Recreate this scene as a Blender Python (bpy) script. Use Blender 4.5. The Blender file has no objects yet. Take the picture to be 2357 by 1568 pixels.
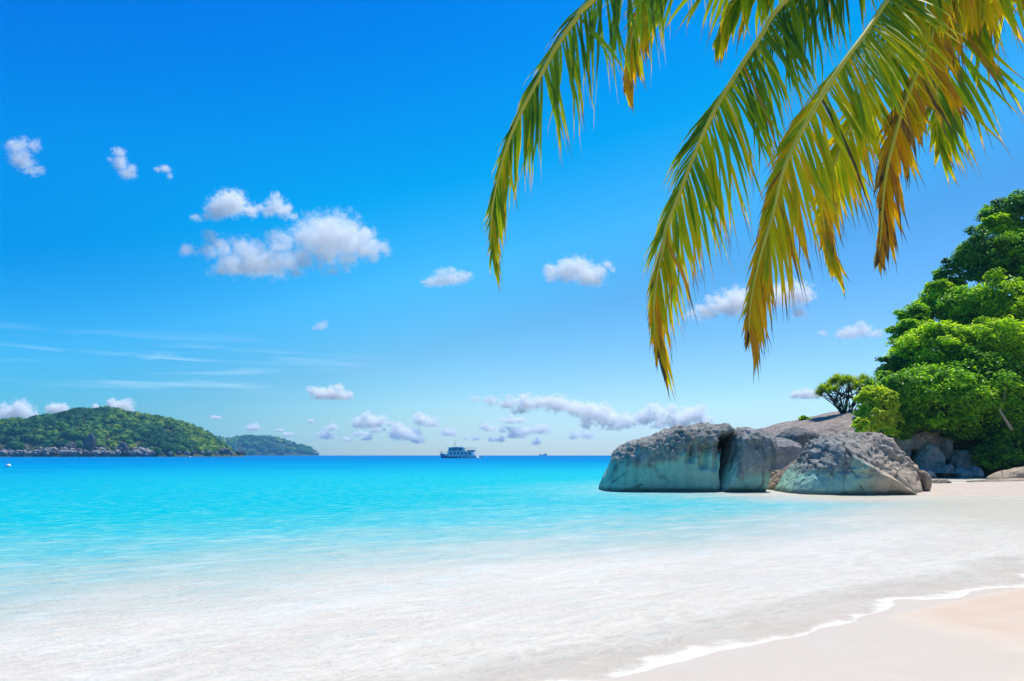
import bpy, bmesh, math, random
import numpy as np
from mathutils import Vector, Matrix, noise
from mathutils.geometry import intersect_point_line

R = math.radians
sc = bpy.context.scene
COL = sc.collection
random.seed(7)

# ------------------------------------------------------------------ camera
F = 804.0
EYE = 1.7
PITCH = math.atan((1047.5 - 784) / 2.3008 / F)
cd = bpy.data.cameras.new("camera")
cam = bpy.data.objects.new("camera", cd)
COL.objects.link(cam)
cam.location = (0, 0, EYE)
cam.rotation_euler = (math.pi / 2 + PITCH, 0, 0)
cd.sensor_width = 36
cd.lens = F / 1024 * 36
cd.clip_start = 0.05
cd.clip_end = 40000
sc.camera = cam


def ray(vx, vy):
    px = (vx - 1178) / 2.3008
    py = (vy - 784) / 2.3008
    c, s = math.cos(PITCH), math.sin(PITCH)
    return Vector((px, F * c + py * s, F * s - py * c))


def P(vx, vy, Y):
    """point at depth Y along the line of sight of a picture position"""
    d = ray(vx, vy)
    return Vector((0, 0, EYE)) + d * (Y / d.y)


def G(vx, vy, z=0.0):
    d = ray(vx, vy)
    return Vector((0, 0, EYE)) + d * ((z - EYE) / d.z)


# ------------------------------------------------------------------ helpers
def tag(o, label=None, cat=None, group=None, kind=None):
    if label: o["label"] = label
    if cat: o["category"] = cat
    if group: o["group"] = group
    if kind: o["kind"] = kind
    return o


def link(name, me, mat=None, parent=None, loc=None):
    o = bpy.data.objects.new(name, me)
    COL.objects.link(o)
    if mat is not None and me is not None and not me.materials:
        me.materials.append(mat)
    if parent is not None:
        o.parent = parent
    if loc is not None:
        o.location = loc
    return o


def empty(name, loc):
    o = bpy.data.objects.new(name, None)
    COL.objects.link(o)
    o.location = loc
    o.empty_display_size = 0.3
    return o


def np_mesh(name, verts, faces, smooth=True, attrs=None):
    """verts (N,3) array, faces (M,k) array with one k"""
    me = bpy.data.meshes.new(name)
    verts = np.asarray(verts, dtype=np.float32)
    faces = np.asarray(faces, dtype=np.int32)
    k = faces.shape[1]
    me.vertices.add(len(verts))
    me.vertices.foreach_set("co", verts.ravel())
    me.loops.add(faces.size)
    me.loops.foreach_set("vertex_index", faces.ravel())
    me.polygons.add(len(faces))
    me.polygons.foreach_set("loop_start", np.arange(0, faces.size, k, dtype=np.int32))
    me.polygons.foreach_set("use_smooth", np.full(len(faces), smooth, dtype=bool))
    me.update(calc_edges=True)
    for an, av in (attrs or {}).items():
        a = me.attributes.new(an, "FLOAT", "POINT")
        a.data.foreach_set("value", np.asarray(av, dtype=np.float32))
    return me


class MB:
    """collects boxes, tubes and prisms into one mesh"""
    def __init__(self):
        self.v, self.f = [], []

    def add(self, vs, fs):
        b = len(self.v)
        self.v += [tuple(x) for x in vs]
        self.f += [tuple(b + i for i in q) for q in fs]

    def box(self, x0, x1, y0, y1, z0, z1):
        self.add([(x0, y0, z0), (x1, y0, z0), (x1, y1, z0), (x0, y1, z0),
                  (x0, y0, z1), (x1, y0, z1), (x1, y1, z1), (x0, y1, z1)],
                 [(0, 3, 2, 1), (4, 5, 6, 7), (0, 1, 5, 4), (1, 2, 6, 5), (2, 3, 7, 6), (3, 0, 4, 7)])

    def tube(self, pts, rad, n=7, cap=True):
        pts = [Vector(p) for p in pts]
        if not hasattr(rad, "__len__"): rad = [rad] * len(pts)
        vs, fs = [], []
        ref = None
        for i, p in enumerate(pts):
            t = (pts[min(i + 1, len(pts) - 1)] - pts[max(i - 1, 0)])
            if t.length < 1e-9: t = Vector((0, 0, 1))
            t.normalize()
            if ref is None:
                ref = Vector((1, 0, 0)) if abs(t.x) < 0.8 else Vector((0, 1, 0))
            a = t.cross(ref).normalized()
            b = t.cross(a).normalized()
            ref = b.cross(t) if False else (-a).cross(t) * -1 if False else ref
            for k in range(n):
                w = 2 * math.pi * k / n
                vs.append(p + (a * math.cos(w) + b * math.sin(w)) * rad[i])
        for i in range(len(pts) - 1):
            for k in range(n):
                k2 = (k + 1) % n
                fs.append((i * n + k, i * n + k2, (i + 1) * n + k2, (i + 1) * n + k))
        if cap:
            fs.append(tuple(range(n - 1, -1, -1)))
            fs.append(tuple((len(pts) - 1) * n + k for k in range(n)))
        self.add(vs, fs)

    def prism(self, poly, y0, y1):
        """polygon in xz, extruded along y"""
        n = len(poly)
        vs = [(x, y0, z) for x, z in poly] + [(x, y1, z) for x, z in poly]
        fs = [tuple(range(n)), tuple(range(2 * n - 1, n - 1, -1))]
        for i in range(n):
            j = (i + 1) % n
            fs.append((i, i + n, j + n, j))
        self.add(vs, fs)

    def mesh(self, name, smooth=False):
        me = bpy.data.meshes.new(name)
        me.from_pydata(self.v, [], self.f)
        bm = bmesh.new(); bm.from_mesh(me)
        bmesh.ops.recalc_face_normals(bm, faces=bm.faces)
        bm.to_mesh(me); bm.free()
        if smooth:
            me.polygons.foreach_set("use_smooth", [True] * len(me.polygons))
        me.update()
        return me

    def build(self, name, mat, parent=None, loc=None, smooth=False):
        return link(name, self.mesh(name, smooth), mat, parent, loc)


def fbm(p, oct=5, H=0.9, lac=2.1):
    return noise.fractal(p, H, lac, oct)


def sstep(a, b, x):
    t = min(1.0, max(0.0, (x - a) / (b - a)))
    return t * t * (3 - 2 * t)


# ------------------------------------------------------------------ materials
class NT:
    def __init__(self, name):
        self.m = bpy.data.materials.new(name)
        self.m.use_nodes = True
        self.t = self.m.node_tree
        self.t.nodes.clear()
        self.out = self.n("ShaderNodeOutputMaterial")

    def n(self, typ, props=None, **ins):
        nd = self.t.nodes.new(typ)
        for k, v in (props or {}).items():
            setattr(nd, k, v)
        for k, v in ins.items():
            self.set(nd, k, v)
        return nd

    def set(self, nd, k, v):
        sock = nd.inputs[int(k[1:])] if (k[0] == "i" and k[1:].isdigit()) else nd.inputs[k.replace("_", " ")]
        if isinstance(v, bpy.types.NodeSocket):
            self.t.links.new(v, sock)
        elif isinstance(v, bpy.types.Node):
            self.t.links.new(v.outputs[0], sock)
        else:
            sock.default_value = v

    def math(self, op, a, b=0.0, c=0.0, clamp=False):
        nd = self.n("ShaderNodeMath", {"operation": op, "use_clamp": clamp})
        self.set(nd, "i0", a); self.set(nd, "i1", b)
        if len(nd.inputs) > 2: self.set(nd, "i2", c)
        return nd.outputs[0]

    def ramp(self, fac, stops, interp="LINEAR"):
        nd = self.n("ShaderNodeValToRGB")
        cr = nd.color_ramp
        cr.interpolation = interp
        while len(cr.elements) < len(stops):
            cr.elements.new(0.5)
        for e, (p, c) in zip(cr.elements, stops):
            e.position = p
            e.color = (c, c, c, 1) if not hasattr(c, "__len__") else (*c, 1)
        self.set(nd, "i0", fac)
        return nd.outputs[0]

    def mix(self, fac, a, b, mode="MIX"):
        nd = self.n("ShaderNodeMix", {"data_type": "RGBA", "blend_type": mode})
        self.set(nd, "i0", fac)
        for k, v in ((6, a), (7, b)):
            if isinstance(v, tuple): v = (*v, 1) if len(v) == 3 else v
            self.set(nd, "i%d" % k, v)
        return nd.outputs[2]

    def noise(self, vec, scale, detail=4, rough=0.55, dist=0.0):
        nd = self.n("ShaderNodeTexNoise", Scale=scale, Detail=detail, Roughness=rough, Distortion=dist)
        if vec is not None: self.set(nd, "Vector", vec)
        return nd.outputs["Fac"]

    def mapping(self, vec, scale=(1, 1, 1), rot=(0, 0, 0), loc=(0, 0, 0)):
        nd = self.n("ShaderNodeMapping")
        self.set(nd, "Vector", vec)
        nd.inputs["Scale"].default_value = scale
        nd.inputs["Rotation"].default_value = rot
        nd.inputs["Location"].default_value = loc
        return nd.outputs[0]

    def attr(self, name):
        return self.n("ShaderNodeAttribute", {"attribute_name": name}).outputs["Fac"]

    def pos(self):
        return self.n("ShaderNodeNewGeometry").outputs["Position"]

    def bump(self, h, strength=0.5, dist=0.1, normal=None):
        nd = self.n("ShaderNodeBump", Strength=strength, Distance=dist, Height=h)
        if normal is not None: self.set(nd, "Normal", normal)
        return nd.outputs[0]

    def bsdf(self, color, rough=0.8, spec=0.3, normal=None, **kw):
        nd = self.n("ShaderNodeBsdfPrincipled", Roughness=rough)
        nd.inputs["Specular IOR Level"].default_value = spec
        if isinstance(color, tuple): color = (*color, 1)
        self.set(nd, "Base Color", color)
        if normal is not None: self.set(nd, "Normal", normal)
        for k, v in kw.items(): self.set(nd, k, v)
        return nd.outputs[0]

    def done(self, surf=None, vol=None):
        if surf is not None: self.t.links.new(surf, self.out.inputs["Surface"])
        if vol is not None: self.t.links.new(vol, self.out.inputs["Volume"])
        return self.m


def plain(name, color, rough=0.6, spec=0.3, var=0.12, scale=2.0):
    k = NT(name)
    nz = k.noise(k.n("ShaderNodeTexCoord").outputs["Object"], scale, 4)
    c2 = tuple(x * (1 - 2 * var) for x in color)
    k.done(k.bsdf(k.mix(nz, color, c2), rough, spec))
    return k.m


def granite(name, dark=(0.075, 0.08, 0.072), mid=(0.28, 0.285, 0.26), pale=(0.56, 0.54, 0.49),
            band=(0.30, 0.52, 0.41), band_h=1.25, tan=0.0):  # default band colour has teal light bounced off the sea mixed in
    k = NT(name)
    pos = k.pos()
    z = k.n("ShaderNodeSeparateXYZ", i0=pos).outputs[2]
    n1 = k.noise(pos, 0.9, 6, 0.62, 0.4)
    n2 = k.noise(pos, 3.5, 6, 0.7)
    n3 = k.noise(pos, 14.0, 5, 0.7)
    streak = k.noise(k.mapping(pos, (1.6, 1.6, 0.16)), 1.5, 5, 0.6, 0.6)
    c = k.mix(k.ramp(n2, [(0.34, 0.0), (0.66, 1.0)]), mid, pale)
    c = k.mix(k.ramp(n1, [(0.40, 0.0), (0.62, 0.85)]), c, mid)
    c = k.mix(k.ramp(streak, [(0.47, 0.0), (0.68, 0.6)]), c, dark)
    vor = k.n("ShaderNodeTexVoronoi", {"feature": "F1"}, Scale=2.6, Randomness=1.0)
    k.set(vor, "Vector", k.n("ShaderNodeMixRGB", Fac=0.16, Color1=pos, Color2=k.n("ShaderNodeTexNoise", Scale=2.0, Vector=pos).outputs["Color"]))
    pit = k.ramp(vor.outputs["Distance"], [(0.05, 0.0), (0.42, 1.0)])
    c = k.mix(k.ramp(n3, [(0.3, 0.55), (0.6, 0.0)]), c, dark)
    c = k.mix(k.math("MULTIPLY", k.ramp(vor.outputs["Distance"], [(0.06, 1.0), (0.26, 0.0)]), k.ramp(n1, [(0.38, 0.25), (0.6, 0.8)])), c, dark)
    # tidal zone washed clean by the sea, soft uneven upper limit; teal of water-bounced light painted in
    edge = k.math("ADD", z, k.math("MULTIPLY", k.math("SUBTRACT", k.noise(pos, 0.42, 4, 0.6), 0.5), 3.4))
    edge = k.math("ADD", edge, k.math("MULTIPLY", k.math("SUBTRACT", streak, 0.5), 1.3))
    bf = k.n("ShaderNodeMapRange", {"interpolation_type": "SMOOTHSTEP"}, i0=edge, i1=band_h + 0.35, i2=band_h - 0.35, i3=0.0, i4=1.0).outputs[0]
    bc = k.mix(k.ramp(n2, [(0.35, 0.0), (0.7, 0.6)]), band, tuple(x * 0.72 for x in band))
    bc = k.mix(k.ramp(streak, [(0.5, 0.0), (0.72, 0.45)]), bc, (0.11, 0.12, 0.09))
    if tan:
        px = k.n("ShaderNodeSeparateXYZ", i0=pos).outputs[0]
        tf = k.n("ShaderNodeMapRange", {"interpolation_type": "SMOOTHSTEP"}, i0=k.math("ADD", px, k.math("MULTIPLY", n1, 1.2)), i1=tan, i2=tan + 2.0, i3=0.0, i4=1.0).outputs[0]
        bc = k.mix(tf, bc, (0.42, 0.31, 0.20))
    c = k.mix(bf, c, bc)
    if tan:
        c = k.mix(k.math("MULTIPLY", tf, 0.5), c, (0.50, 0.40, 0.30))
    wet = k.n("ShaderNodeMapRange", i0=k.math("ADD", z, k.math("MULTIPLY", n1, 0.12)), i1=0.30, i2=0.16, i3=0.0, i4=1.0).outputs[0]
    c = k.mix(k.math("MULTIPLY", wet, 0.65), c, (0.07, 0.085, 0.055))
    rough = k.math("SUBTRACT", 1.0, k.math("MULTIPLY", bf, 0.75))
    h = k.math("ADD", k.math("MULTIPLY", pit, 0.55), k.math("ADD", k.math("MULTIPLY", n2, 0.7), k.math("MULTIPLY", n3, 0.3)))
    h = k.math("MULTIPLY", h, rough)
    # thin cracks across the face
    ck = k.n("ShaderNodeTexVoronoi", {"feature": "DISTANCE_TO_EDGE"}, Scale=0.55)
    k.set(ck, "Vector", k.n("ShaderNodeMixRGB", Fac=0.35, Color1=k.mapping(pos, (1.0, 1.0, 0.7)), Color2=k.n("ShaderNodeTexNoise", Scale=1.3, Detail=6.0, Vector=pos).outputs["Color"]))
    crack = k.math("MULTIPLY", k.ramp(ck.outputs["Distance"], [(0.0, 1.0), (0.022, 0.0)]), k.ramp(n1, [(0.45, 0.0), (0.6, 1.0)]))
    c = k.mix(k.math("MULTIPLY", crack, 0.7), c, dark)
    h = k.math("SUBTRACT", h, k.math("MULTIPLY", crack, 0.5))
    nrm = k.bump(h, 0.95, 0.16)
    nrm = k.bump(k.noise(pos, 30, 4, 0.7), 0.35, 0.02, nrm)
    k.done(k.bsdf(c, 0.85, 0.2, nrm))
    return k.m


def leafmat(name, c_dark, c_mid, c_lit, trans=0.35, rough=0.45, spec=0.35):
    k = NT(name)
    r = k.attr("rnd")
    cl = k.attr("clump")
    c = k.ramp(r, [(0.0, c_dark), (0.5, c_mid), (1.0, c_lit)])
    c = k.mix(k.ramp(cl, [(0.45, 0.0), (1.0, 0.75)]), c, c_lit)
    c = k.mix(k.ramp(cl, [(0.0, 0.6), (0.4, 0.0)]), c, c_dark)
    hs = k.n("ShaderNodeHueSaturation", Saturation=1.08, Value=1.7, Color=c)
    tr = k.n("ShaderNodeBsdfTranslucent", Color=k.mix(0.35, hs.outputs[0], (0.30, 0.36, 0.02)))
    k.done(k.n("ShaderNodeMixShader", i0=trans, i1=k.bsdf(c, rough, spec), i2=tr).outputs[0])
    return k.m


M = {}
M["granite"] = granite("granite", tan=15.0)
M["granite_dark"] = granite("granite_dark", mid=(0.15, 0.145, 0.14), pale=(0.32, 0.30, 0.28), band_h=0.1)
M["granite_slab"] = granite("granite_slab", dark=(0.10, 0.075, 0.062), mid=(0.31, 0.25, 0.21), pale=(0.54, 0.455, 0.395), band_h=-2)
M["granite_cliff"] = granite("granite_cliff", mid=(0.34, 0.34, 0.31), pale=(0.60, 0.57, 0.52), band=(0.46, 0.46, 0.41), band_h=0.4)
M["tan_rock"] = granite("tan_rock", dark=(0.16, 0.11, 0.07), mid=(0.42, 0.32, 0.23), pale=(0.60, 0.49, 0.38), band=(0.46, 0.35, 0.24), band_h=0.6)
M["brown_rock"] = granite("brown_rock", dark=(0.10, 0.075, 0.055), mid=(0.28, 0.21, 0.155), pale=(0.46, 0.38, 0.30), band=(0.34, 0.24, 0.15), band_h=0.7)
M["shore_rock"] = plain("shore_rock", (0.34, 0.31, 0.285), 0.9, 0.1, 0.28, 0.25)
M["shore_rock_dark"] = plain("shore_rock_dark", (0.12, 0.11, 0.115), 0.9, 0.1, 0.2, 0.25)
M["bark"] = plain("bark", (0.13, 0.10, 0.075), 0.9, 0.1, 0.3, 3.0)
M["pale_bark"] = plain("pale_bark", (0.38, 0.33, 0.27), 0.85, 0.1, 0.2, 3.0)
M["leaf_lime"] = leafmat("leaf_lime", (0.07, 0.24, 0.010), (0.34, 0.60, 0.012), (0.66, 0.84, 0.03), 0.52)
M["leaf_green"] = leafmat("leaf_green", (0.022, 0.15, 0.020), (0.14, 0.43, 0.022), (0.45, 0.74, 0.026), 0.50)
M["leaf_dark"] = leafmat("leaf_dark", (0.014, 0.095, 0.032), (0.065, 0.27, 0.042), (0.28, 0.56, 0.036), 0.40)
M["leaf_yellow"] = leafmat("leaf_yellow", (0.22, 0.38, 0.015), (0.54, 0.66, 0.024), (0.80, 0.84, 0.10), 0.48)
M["leaf_pandan"] = leafmat("leaf_pandan", (0.05, 0.18, 0.016), (0.24, 0.42, 0.016), (0.52, 0.62, 0.018), 0.45)


# ------------------------------------------------------------------ light, sky, haze
SUN = Vector((0.30, 0.34, 0.89)).normalized()
sd = bpy.data.lights.new("sun", "SUN")
sd.energy = 4.2
sd.angle = R(0.53)
sd.color = (1.0, 0.96, 0.88)
so = bpy.data.objects.new("sun", sd)
COL.objects.link(so)
so.rotation_euler = SUN.to_track_quat("Z", "Y").to_euler()
so.location = (40, 30, 90)

w = bpy.data.worlds.new("World")
sc.world = w
w.use_nodes = True
wt = w.node_tree
wt.nodes.clear()
k = NT.__new__(NT); k.t = wt; k.m = None
k.out = k.n("ShaderNodeOutputWorld")
sky = k.n("ShaderNodeTexSky", {"sky_type": "NISHITA"})
sky.sun_disc = False
sky.sun_elevation = math.asin(SUN.z)
sky.sun_rotation = math.atan2(SUN.x, SUN.y)
sky.altitude = 0
sky.air_density = 1.0
sky.dust_density = 0.3
sky.ozone_density = 3.0
dirv = k.n("ShaderNodeTexCoord").outputs["Generated"]
sep = k.n("ShaderNodeSeparateXYZ", i0=dirv)
elev = sep.outputs[2]
sat = k.n("ShaderNodeHueSaturation", Hue=0.5, Saturation=1.35, Value=1.0, Color=sky.outputs[0])
# the deep polarised blue of the upper left, paler towards the right and the horizon
side = k.math("ADD", elev, k.math("MULTIPLY", sep.outputs[0], -0.25))
tint = k.ramp(side, [(0.0, (0.62, 0.755, 0.95)), (0.06, (0.58, 0.73, 0.85)), (0.156, (0.47, 0.73, 0.79)), (0.243, (0.36, 0.98, 0.98)), (0.347, (0.0, 0.95, 1.0)), (0.561, (0.0, 0.71, 1.13))])
c = k.mix(1.0, sat.outputs[0], tint, "MULTIPLY")
# the low sky opposite the sun is a deeper blue
lm = k.math("MULTIPLY", k.n("ShaderNodeMapRange", {"interpolation_type": "SMOOTHSTEP"}, i0=sep.outputs[0], i1=-0.02, i2=-0.55, i3=0.0, i4=1.0).outputs[0],
            k.n("ShaderNodeMapRange", {"interpolation_type": "SMOOTHSTEP"}, i0=elev, i1=0.36, i2=0.19, i3=0.0, i4=1.0).outputs[0])
c = k.mix(lm, c, (0.42, 0.67, 0.90), "MULTIPLY")
# thin cirrus streaks low on the left
cm = k.mapping(dirv, (2.6, 2.6, 40.0), (0, R(-1.5), 0))
cn = k.noise(cm, 2.4, 5, 0.55, 0.5)
cmask = k.math("MULTIPLY", k.ramp(elev, [(0.068, 0.0), (0.085, 1.0), (0.118, 0.8), (0.145, 0.0)]),
               k.ramp(k.math("ADD", sep.outputs[0], 0.6), [(0.28, 1.0), (0.48, 0.0)]))
cf = k.math("MULTIPLY", k.ramp(cn, [(0.50, 0.0), (0.72, 1.0)]), cmask)
c = k.mix(k.math("MULTIPLY", cf, 0.26), c, (6.5, 7.6, 8.4))
bg = k.n("ShaderNodeBackground", Color=c, Strength=0.12)
wt.links.new(bg.outputs[0], k.out.inputs["Surface"])

sc.view_settings.view_transform = "Standard"
sc.view_settings.look = "None"
sc.view_settings.gamma = 1
sc.view_settings.exposure = 0.45
sc.view_settings.use_curve_mapping = False
sc.cycles.use_denoising = True
sc.cycles.max_bounces = 32
sc.cycles.diffuse_bounces = 3
sc.cycles.glossy_bounces = 3
sc.cycles.transmission_bounces = 5
sc.cycles.transparent_max_bounces = 12
sc.cycles.volume_bounces = 28
sc.cycles.volume_step_rate = 0.35
sc.cycles.sample_clamp_indirect = 4.0

hz = MB()
hz.box(-3700, 3700, -180, 3260, -5.0, 78)
k = NT("haze_air")
pv = k.n("ShaderNodeVolumePrincipled", Density=0.00012, Anisotropy=0.0)
pv.inputs["Color"].default_value = (0.25, 0.66, 1.0, 1)
k.done(vol=pv.outputs[0])
HAZE = hz.build("haze", k.m)
tag(HAZE, kind="stuff")

# ------------------------------------------------------------------ beach, seabed and water
SHORE = [(-60, -42), (-30, -17.5), (-7.5, 0.1), (0.57, 6.4), (3.8, 9.05), (7.03, 11.4), (11, 15), (15.5, 19.5), (20, 24.5), (22.8, 29),
         (22.3, 32.5), (20, 34.2), (17.2, 35.2), (16.3, 38), (17.5, 41), (20, 44), (24, 48), (29, 52), (36, 57), (44, 61), (60, 67), (130, 84)]
LAND = np.array(SHORE + [(130, -70), (-60, -70)], dtype=float)


def shore_dist(X, Y):
    """metres from the waterline, + over water, - over land"""
    P2 = np.stack([X, Y], -1)
    best = np.full(X.shape, 1e9)
    inside = np.zeros(X.shape, bool)
    n = len(LAND)
    for i in range(n):
        a, b = LAND[i], LAND[(i + 1) % n]
        if i < len(SHORE) - 1:
            ab = b - a
            t = np.clip(((P2 - a) @ ab) / (ab @ ab), 0, 1)
            q = a + t[..., None] * ab
            best = np.minimum(best, np.hypot(P2[..., 0] - q[..., 0], P2[..., 1] - q[..., 1]))
        cond = ((a[1] > Y) != (b[1] > Y)) & (X < (b[0] - a[0]) * (Y - a[1]) / (b[1] - a[1] + 1e-12) + a[0])
        inside ^= cond
    return np.where(inside, -best, best)


def grid_mesh(name, xs_of, ys, zf, nx):
    V = []
    for y in ys:
        V.append(np.stack([xs_of(y), np.full(nx, y)], -1))
    V = np.array(V)
    X, Y = V[..., 0], V[..., 1]
    D = shore_dist(X, Y)
    Z = zf(X, Y, D)
    verts = np.stack([X, Y, Z], -1).reshape(-1, 3)
    ny = len(ys)
    idx = np.arange(ny * nx).reshape(ny, nx)
    faces = np.stack([idx[:-1, :-1], idx[:-1, 1:], idx[1:, 1:], idx[1:, :-1]], -1).reshape(-1, 4)
    return np_mesh(name, verts, faces, True, {"shore": D.ravel()})


def nz_grid(X, Y, s, seed=0.0, oct=3):
    out = np.empty(X.shape)
    xf, yf, of = X.ravel(), Y.ravel(), out.ravel()
    for i in range(len(xf)):
        of[i] = noise.fractal((xf[i] * s, yf[i] * s, seed), 1.0, 2.1, oct)
    return of.reshape(X.shape)


def beach_z(X, Y, D):
    z = np.where(D < 0, -D * 0.075, -D * 0.055)
    z = np.where(D < -6, 0.45 + (-D - 6) * 0.02, z)
    z = np.maximum(z, -2.5)
    far = np.clip((Y - 24) / 8, 0, 1)
    z = np.where(D < 0, z * (1 - 0.45 * far), z)
    nz = nz_grid(X, Y, 0.45, 3.3, 3)
    z = z + nz * 0.028 * np.exp(-np.abs(D) / 3.0)
    z = z + nz_grid(X, Y, 1.9, 8.1, 2) * 0.006
    return z


ys = np.concatenate([np.arange(-45, 0, 2.5), np.arange(0, 16, 0.11), np.arange(16, 40, 0.3), np.arange(40, 125, 1.6)])
beach = link("beach", grid_mesh("beach", lambda y: np.concatenate([np.linspace(-60, -7, 12, endpoint=False), np.linspace(-7, 26, 240, endpoint=False), np.linspace(26, 125, 36)]), ys, beach_z, 288))
tag(beach, kind="structure")

k = NT("sand")
pos = k.pos()
sh = k.attr("shore")
nl = k.noise(pos, 0.35, 4, 0.55, 0.3)
nf = k.noise(pos, 60, 4, 0.7)
wetd = k.math("ADD", sh, k.math("MULTIPLY", k.math("SUBTRACT", nl, 0.5), 3.2))
wet = k.n("ShaderNodeMapRange", {"interpolation_type": "SMOOTHSTEP"}, i0=wetd, i1=-2.6, i2=-2.1, i3=0.0, i4=1.0).outputs[0]
# the last wave ran up further on the left: to the right the sand has stayed dry
px = k.n("ShaderNodeSeparateXYZ", i0=pos).outputs[0]
dx = k.math("ADD", px, k.math("MULTIPLY", k.math("SUBTRACT", k.noise(pos, 0.9, 3, 0.5), 0.5), 0.7))
dryr = k.n("ShaderNodeMapRange", {"interpolation_type": "SMOOTHSTEP"}, i0=dx, i1=3.8, i2=4.6, i3=0.0, i4=1.0).outputs[0]
dryr = k.math("MULTIPLY", dryr, k.n("ShaderNodeMapRange", i0=sh, i1=-0.25, i2=-0.45, i3=0.0, i4=1.0).outputs[0])
wet = k.math("MULTIPLY", wet, k.math("SUBTRACT", 1.0, dryr))
py = k.n("ShaderNodeSeparateXYZ", i0=pos).outputs[1]
dry = k.mix(k.noise(pos, 1.7, 5), (0.57, 0.43, 0.315), (0.53, 0.40, 0.29))
wc = k.mix(k.noise(pos, 0.8, 4), (0.58, 0.475, 0.36), (0.555, 0.46, 0.35))
far = k.n("ShaderNodeMapRange", i0=py, i1=24.0, i2=30.0, i3=0.0, i4=1.0).outputs[0]
c = k.mix(wet, dry, wc)
c = k.mix(far, c, k.mix(k.noise(pos, 0.9, 5, 0.65), (0.57, 0.46, 0.36), (0.42, 0.325, 0.24)))
c = k.mix(k.ramp(nf, [(0.28, 0.5), (0.52, 0.0)]), c, (0.46, 0.37, 0.29))
c = k.mix(k.ramp(k.noise(k.mapping(pos, (1, 1, 1), (0, 0, R(-37))), 2.2, 6, 0.65, 0.5), [(0.42, 0.0), (0.75, 0.35)]), c, (0.62, 0.53, 0.44))
c = k.mix(k.ramp(k.noise(pos, 95, 2, 0.6), [(0.70, 0.0), (0.76, 0.6)]), c, (0.20, 0.16, 0.13))
h = k.math("ADD", k.math("MULTIPLY", nf, 0.25), k.noise(pos, 6, 4))
rough = k.math("SUBTRACT", 0.9, k.math("MULTIPLY", wet, 0.45))
beach.data.materials.append(k.done(k.bsdf(c, rough, 0.25, k.bump(h, k.math("SUBTRACT", 0.45, k.math("MULTIPLY", wet, 0.36)), 0.03))))


def sea_xs(y):
    a = max(20.0, abs(y) * 0.80 + 16)
    t = np.linspace(-1, 1, 330)
    xs = a * t
    if y > 40 or y < -5:
        pass
    outer = 3650.0
    return np.concatenate([[-outer, -outer * 0.3 - a * 0.7], xs, [outer * 0.3 + a * 0.7, outer]])


ysea = np.concatenate([np.linspace(-160, 2, 10, endpoint=False), np.arange(2, 30, 0.16), np.geomspace(30, 3200, 150)])


def sea_z(X, Y, D):
    amp = 0.012 * np.exp(-np.maximum(D - 40, 0) / 40.0) * np.clip(D / 4.0, 0, 1)
    near = (Y > 2) & (Y < 90)
    z = np.zeros(X.shape)
    wx = 0.75 * X - 0.66 * Y
    wy = 0.66 * X + 0.75 * Y
    m = nz_grid(wx[near][None], wy[near][None] * 2.2, 0.42, 5.0, 3)[0]
    z[near] = m
    return z * amp + np.where((D > 0), 0.0, 0.0)


sea = link("sea", grid_mesh("sea", sea_xs, ysea, sea_z, 334))
tag(sea, kind="structure")
nv = len(sea.data.vertices)
co = np.empty(nv * 3, np.float32); sea.data.vertices.foreach_get("co", co); co = co.reshape(-1, 3)
dd_ = np.empty(nv, np.float32); sea.data.attributes["shore"].data.foreach_get("value", dd_)
dep = dd_ * 0.055
nr = np.abs(dd_) < 4
dep[nr] = -beach_z(co[nr, 0][None].astype(float), co[nr, 1][None].astype(float), dd_[nr][None].astype(float))[0]
sea.data.attributes.new("depth", "FLOAT", "POINT").data.foreach_set("value", dep.astype(np.float32))

k = NT("sea_water")
pos = k.pos()
sh = k.attr("shore")
# the shore runs up to the right: waves are long along it
along = k.mapping(pos, (1, 1, 1), (0, 0, R(-37.5)))
sw = k.mapping(along, (0.22, 1.0, 1.0))
n_big = k.noise(k.mapping(along, (0.10, 0.30, 1.0)), 1.0, 4, 0.55, 0.4)
n_med = k.noise(k.mapping(along, (0.5, 1.6, 1)), 1.2, 5, 0.6, 0.6)
d0 = k.math("ADD", sh, k.math("MULTIPLY", k.math("SUBTRACT", n_big, 0.5), k.math("MINIMUM", k.math("MULTIPLY", sh, 0.75), 12.0)))
d1 = k.math("ADD", d0, k.math("MULTIPLY", k.math("SUBTRACT", n_med, 0.5), k.math("MINIMUM", k.math("MULTIPLY", sh, 0.45), 7.0)))
d1 = k.math("MAXIMUM", d1, 0.0)
lg = k.math("DIVIDE", k.math("LOGARITHM", k.math("ADD", d1, 1.0), 2.0), 12.0)


def lp(d): return math.log2(1 + d) / 12.0


c = k.ramp(lg, [(0.0, (0.68, 0.60, 0.485)), (lp(4.3), (0.655, 0.585, 0.48)), (lp(6.0), (0.46, 0.49, 0.41)), (lp(8.8), (0.28, 0.465, 0.405)),
                (lp(13), (0.10, 0.46, 0.45)), (lp(19), (0.002, 0.42, 0.45)), (lp(36), (0.0, 0.38, 0.46)), (lp(75), (0.0, 0.29, 0.46)),
                (lp(200), (0.0, 0.185, 0.42)), (lp(900), (0.0, 0.135, 0.36))])
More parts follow.
